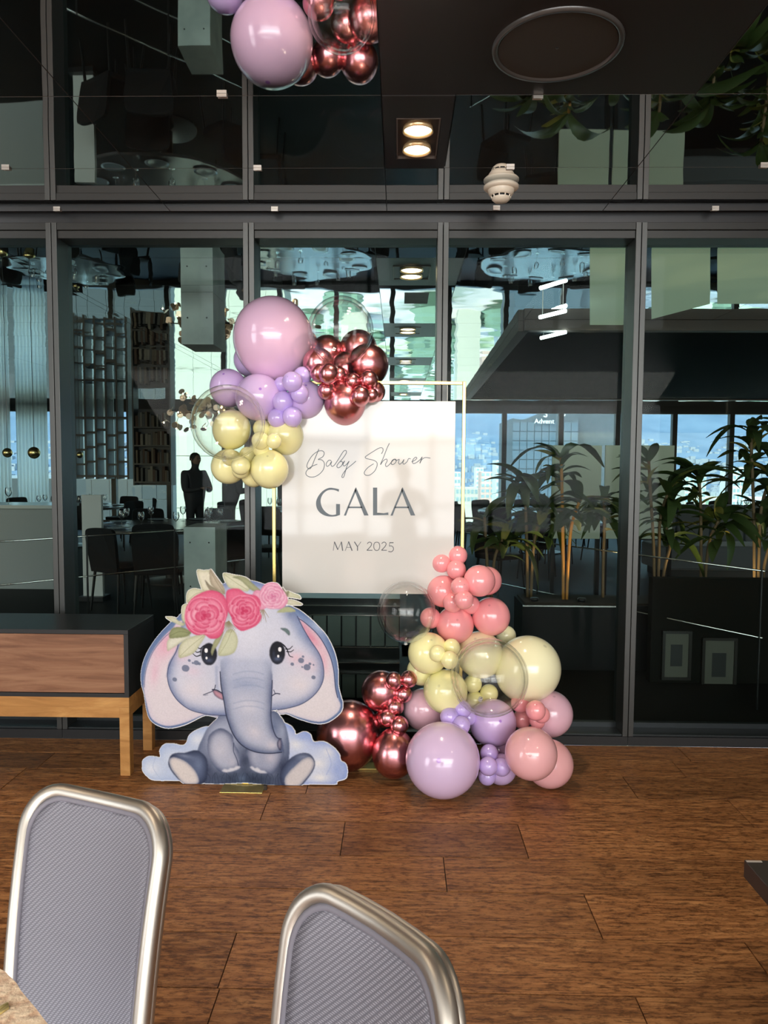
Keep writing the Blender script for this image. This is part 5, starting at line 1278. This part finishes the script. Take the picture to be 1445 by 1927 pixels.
# planter and dracaenas
pl = empty('planter', (2.2, 5.75, 0)); tag(pl, 'long low black planter trough with thin steel rims behind the right panes', 'planter')
boxo('trough', .95, 5.0, 5.55, 5.95, .0005, .50, pbr('planter_black', (.006, .006, .006), .6, spec=.2), pl); boxo('rim', .95, 5.0, 5.54, 5.55, .49, .50, m_rail, pl); boxo('soil', .97, 4.98, 5.57, 5.93, .50, .515, pbr('dark_soil', (.03, .02, .012), .9), pl)
m_leaf = pbr('dracaena_leaf', (.055, .085, .022), .38, spec=.5); m_leaf2 = pbr('dracaena_leaf_yellow', (.30, .25, .05), .4)
m_stem = pbr('dracaena_cane', (.22, .13, .06), .6)
def leaf_mesh(ln, wd, droop):
    wd *= 1.6; ln *= .85
    vs = []; fs = []; n_ = 7
    for i in range(n_+1):
        t_ = i/n_; w_ = wd*math.sin(PI*min(1, t_*.92+.06))**.8; x_ = ln*t_*(1-.25*droop*t_); z_ = ln*(.35*t_-droop*t_*t_)
        vs += [(x_, -w_, z_+.25*w_), (x_, 0, z_-.1*w_), (x_, w_, z_+.25*w_)]
    for i in range(n_):
        for k_ in (0, 1): a_ = i*3+k_; fs.append((a_, a_+3, a_+4, a_+1))
    me_ = bpy.data.meshes.new('leaf'); me_.from_pydata(vs, [], fs); me_.polygons.foreach_set('use_smooth', [True]*len(fs)); return me_
LM = []
for k_ in range(6):
    for m_ in (m_leaf, m_leaf2) if k_ == 0 else (m_leaf,): q = leaf_mesh(.34+.05*k_, .026+.004*(k_ % 3), .35+.13*k_); q.materials.append(m_); LM.append(q)
def dracaena(px_, Y_, heights, lab, nl=22, lean=0, cane=m_stem):
    x_ = atY(px_, 900, Y_).x; t = empty('dracaena', (x_, Y_, .515)); tag(t, lab, 'plant', 'dracaenas in the planter')
    for s_, h_ in enumerate(heights):
        dx = (s_-(len(heights)-1)/2)*.09+lean*h_; h_ -= .515; top = Vector((dx+.05*math.sin(s_*2), .04*math.cos(s_*3), h_))
        pts = crom([(dx*.3, 0, 0), (dx*.5, .01, h_*.4), (dx*.9, .0, h_*.75), tuple(top)], 4)
        MB().tube(pts, .012, 8).obj('cane', cane, t, smooth=True, keep=False)
        for i in range(nl):
            o = bpy.data.objects.new('leaf', random.choice(LM[:1]+LM[2:]) if random.random() > .12 else LM[1]); COL.objects.link(o); o.parent = t
            f_ = random.random(); o.location = top+Vector((0, 0, -.32*h_*f_*f_-.0)); s2 = random.uniform(.75, 1.2)*(1-.25*f_)
            o.rotation_euler = (random.uniform(-.35, .35), random.uniform(-.9, .35), random.uniform(0, 2*PI)); o.scale = (s2, s2, s2)
dracaena(925, 5.75, (1.15, .98), 'dracaena nearest the gold post, drooping low', 20)
dracaena(1000, 5.80, (1.42, 1.2), 'bushy dracaena right of the coral balloons', 24)
dracaena(1068, 5.72, (1.62, 1.30), 'tall dracaena with a bright orange cane left of the seam', 22, cane=pbr('orange_cane', (.62, .26, .06), .5))
dracaena(1140, 5.82, (1.28,), 'short single stemmed dracaena hugging the seam on the left', 22)
dracaena(1245, 5.75, (1.60, 1.38, 1.1), 'dracaena with three canes just right of the seam', 20)
dracaena(1330, 5.80, (1.48, 1.15), 'dracaena with arching leaves in the middle of the right pane', 24)
dracaena(1435, 5.72, (1.86, 1.5, 1.2), 'tallest dracaena at the right edge of the picture', 24)

for px_ in (1010, 1100, 1300, 1420):
    x_ = atY(px_, 900, 5.62).x; t = empty('uplight', (x_, 5.62, .515)); tag(t, 'small warm uplight in the planter soil, %s from the left' % ORD[(1010, 1100, 1300, 1420).index(px_)], 'light', 'planter uplights')
    MB().lathe([(.0001, .002), (.03, .002), (.034, .02), (.03, .03), (.0001, .028)], 14).obj('housing', m_black, t, smooth=True, keep=False)
    l = bpy.data.lights.new('uplight', 'SPOT'); l.energy = 12; l.color = (1, .72, .36); l.spot_size = 1.5; l.spot_blend = .8; l.shadow_soft_size = .03
    lo_ = bpy.data.objects.new('lamp', l); COL.objects.link(lo_); lo_.parent = t; lo_.location = (0, 0, .04); lo_.rotation_euler = (PI-.15, 0, 0)
# twig chandelier with brass discs
p = atY(452, 775, 10.4); ch_ = empty('twig_chandelier', (p.x, p.y, p.z)); tag(ch_, 'wide twig chandelier with many small brass discs and tiny bulbs, left of the garland', 'chandelier')
m_disc = pbr('copper_brass_disc', (.80, .58, .42), .3, metal=.8); m_bulb = pbr('tiny_warm_bulb', (1, .85, .6), .4, emit=(1, .82, .55), es=30.)
dm = MB().lathe([(.0001, -.003), (.042, -.003), (.044, 0), (.042, .003), (.0001, .003)], 14)
me_d = bpy.data.meshes.new('disc'); me_d.from_pydata(dm.v, [], dm.f); me_d.materials.append(m_disc)
bmm = MB().lathe([(.0001, -.009), (.007, -.006), (.009, 0), (.007, .006), (.0001, .009)], 8); me_b = bpy.data.meshes.new('bulb'); me_b.from_pydata(bmm.v, [], bmm.f); me_b.materials.append(m_bulb)
MB().bar((0, 0, 0), (0, 0, CEIL-p.z-.001), .006, 6).obj('stem', m_black, ch_, keep=False)
MB().bar((-1.0, 0, .02), (1.0, 0, .02), .008, 8).obj('arm', m_black, ch_, keep=False)
for k_ in range(38):
    x_ = -1.05+2.1*k_/37; pts = [Vector((x_*.85, 0, .02))]; d_ = Vector((random.uniform(-.5, .5)+x_*.3, random.uniform(-1, 1), random.uniform(-.7, .5))).normalized()
    for s_ in range(4): pts.append(pts[-1]+d_*.075); d_ = (d_+Vector((random.uniform(-.6, .6), random.uniform(-.6, .6), random.uniform(-.5, .35)))).normalized()
    MB().tube(pts, .0035, 5).obj('twig', m_black, ch_, keep=False)
    for s_ in range(5):
        q = random.choice(pts[1:])+Vector((random.uniform(-.05, .05), random.uniform(-.05, .05), random.uniform(-.05, .05)))
        o = bpy.data.objects.new('disc', me_d); COL.objects.link(o); o.parent = ch_; o.location = q; o.rotation_euler = (random.uniform(0, PI), random.uniform(0, PI), 0)
    q = pts[-1]; o = bpy.data.objects.new('bulb', me_b); COL.objects.link(o); o.parent = ch_; o.location = q

# ---- two people standing in the dining room
def person(name, loc, rotz, joints, radii, edges_, mats, lab, cloth=None):
    t = empty(name, loc, rotz=rotz); tag(t, lab, 'person')
    me_ = bpy.data.meshes.new('body'); me_.from_pydata([joints[k] for k in joints], [(list(joints).index(a), list(joints).index(b)) for a, b in edges_], [])
    o = bpy.data.objects.new('body', me_); COL.objects.link(o); o.parent = t
    sk = o.modifiers.new('skin', 'SKIN'); sk.use_smooth_shade = True
    for i, k_ in enumerate(joints): me_.skin_vertices[0].data[i].radius = radii[k_] if isinstance(radii[k_], tuple) else (radii[k_], radii[k_])
    me_.skin_vertices[0].data[0].use_root = True
    o.modifiers.new('sub', 'SUBSURF').levels = 2; o.modifiers['sub'].render_levels = 2
    me_.materials.append(mats[0]); return t
def man(loc, rotz, lab, lean=0., armf=.5, shirt=(.03, .03, .035), bulk=1.):
    L0 = lambda x, y, z: (x, y-lean*max(0, z-.95), z)
    J = {'pelvis': L0(0, 0, .95), 'waist': L0(0, 0, 1.08), 'chest': L0(0, 0, 1.28), 'neckb': L0(0, -.01, 1.43), 'neck': L0(0, -.02, 1.49), 'headb': L0(0, -.03, 1.54), 'head': L0(0, -.035, 1.62), 'crown': L0(0, -.025, 1.70)}
    Rr = {'pelvis': (.15, .11), 'waist': (.14, .105), 'chest': (.165, .12), 'neckb': (.09, .07), 'neck': (.055, .055), 'headb': (.06, .07), 'head': (.078, .095), 'crown': (.055, .065)}
    E_ = [('pelvis', 'waist'), ('waist', 'chest'), ('chest', 'neckb'), ('neckb', 'neck'), ('neck', 'headb'), ('headb', 'head'), ('head', 'crown')]
    Rr.update({k_: (v_[0]*bulk, v_[1]*bulk) for k_, v_ in Rr.items() if k_ in ('pelvis', 'waist', 'chest', 'neckb')})
    for s_, n_ in ((-1, 'l'), (1, 'r')):
        J[n_+'sh'] = L0(s_*.19, 0, 1.39); J[n_+'el'] = L0(s_*.25, -.08, 1.12); J[n_+'wr'] = L0(s_*.12, -.10-.22*armf, 1.12+.06*armf); J[n_+'ha'] = L0(s_*.08, -.17-.25*armf, 1.14+.08*armf)
        Rr[n_+'sh'] = .062*bulk; Rr[n_+'el'] = .048*bulk; Rr[n_+'wr'] = .028; Rr[n_+'ha'] = (.03, .018)
        J[n_+'hip'] = (s_*.09, 0, .90); J[n_+'kn'] = (s_*.10, -.02, .50); J[n_+'an'] = (s_*.10, .02, .09); J[n_+'to'] = (s_*.11, -.14, .035)
        Rr[n_+'hip'] = .088; Rr[n_+'kn'] = .058; Rr[n_+'an'] = .04; Rr[n_+'to'] = (.04, .03)
        E_ += [('chest', n_+'sh'), (n_+'sh', n_+'el'), (n_+'el', n_+'wr'), (n_+'wr', n_+'ha'), ('pelvis', n_+'hip'), (n_+'hip', n_+'kn'), (n_+'kn', n_+'an'), (n_+'an', n_+'to')]
    t = person('person', loc, rotz, J, Rr, E_, [pbr('dark_clothes', shirt, .75)], lab)
    skin = pbr('dim_skin', (.22, .13, .09), .6); hx, hy, hz = J['head']
    MB().lathe([(.0001, -.105)]+[(.076*math.sin(a)*(1 if a > 1.2 else .92), -.105*math.cos(a)) for a in np.linspace(.3, PI-.2, 10)]+[(.0001, .105)], 18, (hx, hy-.012, hz)).obj('face', skin, t, smooth=True, keep=False)
    MB().lathe([(.086, -.01), (.088, .04), (.07, .09), (.03, .118), (.0001, .12)], 18, (hx, hy+.012, hz)).obj('hair', pbr('dark_hair', (.015, .012, .01), .7), t, smooth=True, keep=False)
    f_ = MB(); f_.bar((hx, hy-.085, hz+.015), (hx, hy-.115, hz-.015), .010, 6, .014).obj('nose', skin, t, smooth=True, keep=False)
    for s_ in (-1, 1):
        MB().lathe([(.0001, -.008), (.011, -.004), (.011, .004), (.0001, .008)], 8, (hx+s_*.03, hy-.082, hz+.018)).obj('eye', m_black, t, keep=False)
        MB().lathe([(.0001, -.028), (.012, -.012), (.014, .01), (.0001, .028)], 8, (hx+s_*.082, hy, hz)).obj('ear', skin, t, smooth=True, keep=False)
        wx, wy, wz = J['lha' if s_ < 0 else 'rha']
        for q in range(4): a0 = (wx-s_*.012*(q-1.5), wy-.02, wz+.003); MB().tube([a0, (a0[0], a0[1]-.035, a0[2]), (a0[0], a0[1]-.055+.005*abs(q-1), a0[2]-.02)], [.0085, .008, .006], 6).obj('finger', skin, t, smooth=True, keep=False)
        MB().tube([(wx-s_*.028, wy+.01, wz), (wx-s_*.045, wy-.02, wz+.012), (wx-s_*.04, wy-.045, wz+.015)], [.010, .009, .007], 6).obj('thumb', skin, t, smooth=True, keep=False)
    return t
man((atY(366, 930, 11.9).x, 11.9, 0), .95, 'man in a dark jacket standing in profile against the bright wall, hands together', armf=.35, bulk=1.3)
man((atY(432, 930, 11.5).x, 11.5, 0), PI*.5+.3, 'person in dark grey leaning forward behind the near table, half behind the pillar', lean=.28, armf=.5, bulk=1.25, shirt=(.05, .055, .06))
# the photographer behind the camera, mirrored in the sign and the glass
ph = man((.06, -.52, -.17), PI, 'photographer in dark shirt behind the camera, mirrored in the sign', armf=0., shirt=(.03, .03, .03))
ph.location.z = 0.0; ph.scale = (.93, .93, .90)
pho = boxo('phone', -.08, .08, -.030, -.022, CAMH-.03, CAMH+.05, m_black); tag(pho, 'black phone held up at the camera position', 'phone')

# ================================================================== the city outside the far windows
m_ground = pbr('city_ground', (.55, .52, .44), .9)
mp = coords(m_ground, (.012, .012, .012)); n1 = N(m_ground, 'ShaderNodeTexVoronoi'); n1.inputs['Scale'].default_value = 1.4; L(m_ground, mp, 0, n1, 'Vector')
n2 = N(m_ground, 'ShaderNodeTexNoise'); n2.inputs['Scale'].default_value = 3; n2.inputs['Detail'].default_value = 8; L(m_ground, mp, 0, n2, 'Vector')
mxg = N(m_ground, 'ShaderNodeMix', data_type='RGBA', blend_type='MIX'); mxg.inputs['Factor'].default_value = .5
r1 = ramp(m_ground, [(.38, (.20, .27, .16)), (.46, (.48, .48, .42)), (.56, (.62, .58, .48)), (.7, (.70, .68, .62))]); L(m_ground, n2, 'Fac', r1, 'Fac'); L(m_ground, n1, 'Color', mxg, 7); L(m_ground, r1, 'Color', mxg, 6); mxg.inputs['Factor'].default_value = .12; L(m_ground, mxg, 2, bsdf(m_ground), 'Base Color')
GZ = -58.
gr = MB(); gr.v = [(-2500, 30, GZ), (2500, 30, GZ), (2500, 3200, GZ), (-2500, 3200, GZ)]; gr.f = [(0, 1, 2, 3)]; o = gr.obj('ground', m_ground); o['kind'] = 'structure'
m_road = pbr('asphalt', (.30, .32, .34), .8); m_lane = pbr('lane_paint', (.8, .8, .76), .8)
for k_, (a_, b_, w_, lb) in enumerate([((-160, 120), (220, 330), 22, 'wide grey road running diagonally below the windows'), ((120, 60), (40, 900), 16, 'grey road leading straight away from the windows'), ((-200, 420), (300, 260), 14, 'cross road farther out below the windows')]):
    a_ = Vector((*a_, GZ+.2)); b_ = Vector((*b_, GZ+.2)); d_ = (b_-a_).normalized(); n_ = Vector((-d_.y, d_.x, 0))
    t = empty('road', a_); t['kind'] = 'structure'
    for s_, ww, m_, dz in ((0, w_, m_road, 0), (0, .8, m_lane, .15), (w_*.4, .5, m_lane, .15), (-w_*.4, .5, m_lane, .15)):
        q = n_*s_; z_ = Vector((0, 0, dz+.1*k_)); vs = [a_+q+n_*ww/2+z_, b_+q+n_*ww/2+z_, b_+q-n_*ww/2+z_, a_+q-n_*ww/2+z_]; mesh_obj('carriageway' if m_ is m_road else 'lane_line', vs, [(0, 1, 2, 3)], m_, t)
# mountain, distance haze mixed into its colour
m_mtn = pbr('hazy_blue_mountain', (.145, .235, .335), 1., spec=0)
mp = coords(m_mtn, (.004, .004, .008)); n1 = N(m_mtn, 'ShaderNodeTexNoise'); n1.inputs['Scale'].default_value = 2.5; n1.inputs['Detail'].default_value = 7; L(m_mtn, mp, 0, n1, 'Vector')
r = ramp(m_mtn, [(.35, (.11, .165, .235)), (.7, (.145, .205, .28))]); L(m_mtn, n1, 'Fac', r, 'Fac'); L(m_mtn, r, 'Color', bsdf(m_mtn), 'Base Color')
vs = []; fs = []; nx_, ny_ = 90, 16
def mh(x): return 330+50*math.sin(x*.0013+1)+34*math.sin(x*.004+.5)+14*math.sin(x*.013)-max(0, x-900)*.12
for j in range(ny_+1):
    for i in range(nx_+1):
        x_ = -3600+7200*i/nx_; t_ = j/ny_; y_ = 1500+1500*t_; h_ = (mh(x_)-GZ)*(t_**1.3)*(1+.06*math.sin(x_*.01+j)); vs.append((x_, y_, GZ+h_))
for j in range(ny_):
    for i in range(nx_): a_ = j*(nx_+1)+i; fs.append((a_, a_+1, a_+nx_+2, a_+nx_+1))
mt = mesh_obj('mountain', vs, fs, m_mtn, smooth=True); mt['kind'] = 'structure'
hv = MB(); hr = random.Random(3)
for k_ in range(2600):
    x_ = hr.uniform(-1500, 1700); t_ = hr.random()**1.7*.42; y_ = 1500+1500*t_; z_ = GZ+(mh(x_)-GZ)*t_**1.3; s_ = hr.uniform(3, 8); hv.box(x_-s_, x_+s_, y_-s_-3, y_+s_, z_-4, z_+hr.uniform(3, 9))
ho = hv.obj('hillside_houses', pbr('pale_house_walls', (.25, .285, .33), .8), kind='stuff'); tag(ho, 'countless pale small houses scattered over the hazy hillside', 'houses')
tv = MB()
for k_ in range(900):
    x_ = hr.uniform(-300, 500); y_ = hr.uniform(260, 1300); s_ = hr.uniform(4, 9); a0 = hr.random()
    tv.lathe([(s_*.5, 0), (s_, s_*.5), (s_*.7, s_*1.1), (.01, s_*1.4)], 6, (x_, y_, GZ))
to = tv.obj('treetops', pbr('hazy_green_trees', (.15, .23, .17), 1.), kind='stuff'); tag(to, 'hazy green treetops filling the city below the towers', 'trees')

def tower(name, x0, x1, y0, y1, ztop, cols_, rows_, mw, mp_, mwin, lab, zb=GZ, zrow0=None, frac=.7, fh=.62):
    """building body with window panels on the face that looks at the dining room"""
    t = empty(name, ((x0+x1)/2, (y0+y1)/2, GZ)); tag(t, lab, 'building', None)
    boxo('body', x0, x1, y0, y1, GZ, ztop, mw, t)
    z0r = zrow0 if zrow0 is not None else ztop-rows_*mp_
    cw = (x1-x0)/cols_
    me_ = None
    for j in range(rows_):
        for i in range(cols_):
            cx_ = x0+cw*(i+.5); cz_ = z0r+(ztop-z0r)*(j+.5)/rows_
            if me_ is None:
                w_ = cw*frac/2; h_ = (ztop-z0r)/rows_*fh/2; b_ = MB().box(-w_, w_, -.06, .1, -h_, h_); me_ = bpy.data.meshes.new('window'); me_.from_pydata(b_.v, [], b_.f); me_.materials.append(mwin)
            o = bpy.data.objects.new('window', me_); COL.objects.link(o); o.parent = t; o.location = (cx_-(x0+x1)/2, y0-(y0+y1)/2, cz_-GZ)
    return t
m_tA = pbr('blue_grey_cladding_joint', (.20, .225, .235), .6); m_tAw = pbr('blue_grey_glass_panel', (.055, .068, .078), .35, spec=.3)
xA0, xA1 = atY(-130, 870, 45).x, atY(322, 870, 45).x
xAm = atY(240, 870, 45).x
tower('tiled_tower', xAm, xA1, 45, 60, 16, 3, 24, m_tA, 0, m_tAw, 'blue grey tower clad in a grid of glass panels, beyond the windows at the left', zrow0=-24, frac=.96, fh=.97)
tower('tiled_annex', xA0, xAm-.01, 45, 60, .6, 11, 14, m_tA, 0, m_tAw, 'lower grey block clad in glass panels, left of the tiled tower', zrow0=-24, frac=.96, fh=.97)
m_cr = pbr('cream_concrete_joint', (.26, .26, .23), .8); m_crp = pbr('cream_concrete_panel', (.50, .50, .43), .8)
xC0, xC1 = atY(332, 870, 42).x, atY(536, 870, 42).x
tower('cream_building', xC0, xC1, 42, 44.5, 14, 6, 12, m_cr, 0, m_crp, 'bright cream concrete wall of a building behind the standing man', zrow0=-22, frac=.985, fh=.988)
# glass tower with a curved crown and roof sign
xT0, xT1, xT2 = atY(963, 870, 230).x, atY(1050, 870, 230).x, atY(1152, 870, 250).x
m_tw = pbr('dark_blue_tower_joint', (.045, .07, .095), .6); m_twp = pbr('blue_tower_glass', (.075, .12, .17), .45, spec=.3)
tw = empty('glass_tower', (xT0, 230, GZ)); tag(tw, 'dark blue glass tower with a curved top and roof logo, beyond the windows', 'building')
def ztw(px, py, Y): return atY(px, py, Y).z
cr_ = crom([(xT0, ztw(963, 787, 230)), (xT0+4, ztw(985, 789, 230)), (xT0+9, ztw(1010, 776, 230)), (xT1, ztw(1050, 772, 230)), (xT1+6, ztw(1085, 772, 230))], 5)
poly = [(xT0, GZ)]+cr_+[(xT1+6, GZ)]; poly = poly[::-1]
MB().prism([(x, z) for x, z in poly], 230, 260, lambda x, z, d: (x, d, z)).obj('body', m_tw, tw)
poly2 = [(xT1+6, GZ), (xT2, GZ), (xT2, ztw(1152, 783, 235)), (xT2-3, ztw(1140, 776, 235)), (xT1+6, ztw(1090, 772, 235))]
MB().prism(poly2, 236, 262, lambda x, z, d: (x, d, z)).obj('side_wing', m_tw, tw)
cw = (xT1+6-xT0)/9
for j in range(12):
    zt2 = ztw(1000, 795, 230)-j*2.9
    for i in range(9): boxo('glass_panel', xT0+cw*i+.12, xT0+cw*(i+1)-.12, 229.7, 230.05, zt2-2.7, zt2, m_twp, tw)
m_wsign = pbr('white_roof_sign', (.85, .88, .9), .5)
def text(name, s, loc, size, mat, parent, flip=False):
    cu = bpy.data.curves.new(name, 'FONT'); cu.body = s; cu.size = size; cu.extrude = .15; cu.materials.append(mat); cu.align_x = 'CENTER'
    o = bpy.data.objects.new(name, cu); COL.objects.link(o); bpy.context.view_layer.update()
    me_ = bpy.data.meshes.new_from_object(o.evaluated_get(bpy.context.evaluated_depsgraph_get())); bpy.data.objects.remove(o)
    o = bpy.data.objects.new(name, me_); COL.objects.link(o); o.rotation_euler = (PI/2, 0, 0); o.location = loc; world_child(o, parent); return o
p = atY(1026, 785, 229); text('roof_emblem', 'S', (p.x, 229, p.z), 3.0, m_wsign, tw); p = atY(1024, 797, 229); text('roof_lettering', 'Advent', (p.x, 229, p.z), 2.1, m_wsign, tw)
p = atY(1061, 783, 229); text('roof_emblem', 'S', (p.x, 229, p.z), 2.4, m_wsign, tw)
m_bw = pbr('hazy_white_wall', (.58, .62, .64), .8); m_bs = pbr('hazy_salmon_wall', (.52, .36, .33), .8); m_bwin = pbr('hazy_window_blue', (.24, .34, .38), .3); m_bt = pbr('hazy_tan_wall', (.50, .48, .42), .8)  # wall and window colours with distance haze mixed in
def bld(pxa, pxb, pyt, Y, c, r_, mat, lab, fh=.55):
    tower('city_building', atY(pxa, 870, Y).x, atY(pxb, 870, Y).x, Y, Y+14, atY((pxa+pxb)/2, pyt, Y).z, c, r_, mat, 3.1, m_bwin, lab, fh=fh)
bld(934, 961, 866, 330, 4, 9, m_bw, 'white apartment tower with window rows just left of the glass tower')
bld(905, 940, 888, 420, 4, 5, m_bs, 'salmon pink apartment block left of the white tower')
bld(896, 910, 880, 520, 2, 6, m_bw, 'slim pale block behind the salmon one')
bld(855, 867, 888, 360, 2, 6, m_bw, 'narrow white block beside the gold post')
bld(858, 900, 918, 300, 6, 2, m_bt, 'long low tan block at the foot of the view')
bld(1200, 1232, 890, 380, 4, 6, m_bw, 'pale block between the plants at the right')
bld(1290, 1330, 896, 420, 5, 5, m_bt, 'tan block seen between leaves at the right')
bld(1380, 1402, 880, 350, 3, 7, m_bw, 'pale slim block near the right edge')
bld(640, 690, 890, 300, 5, 5, m_bt, 'tan block hidden mostly by the sign')
bld(700, 735, 880, 420, 4, 6, m_bw, 'white block hidden mostly by the sign')
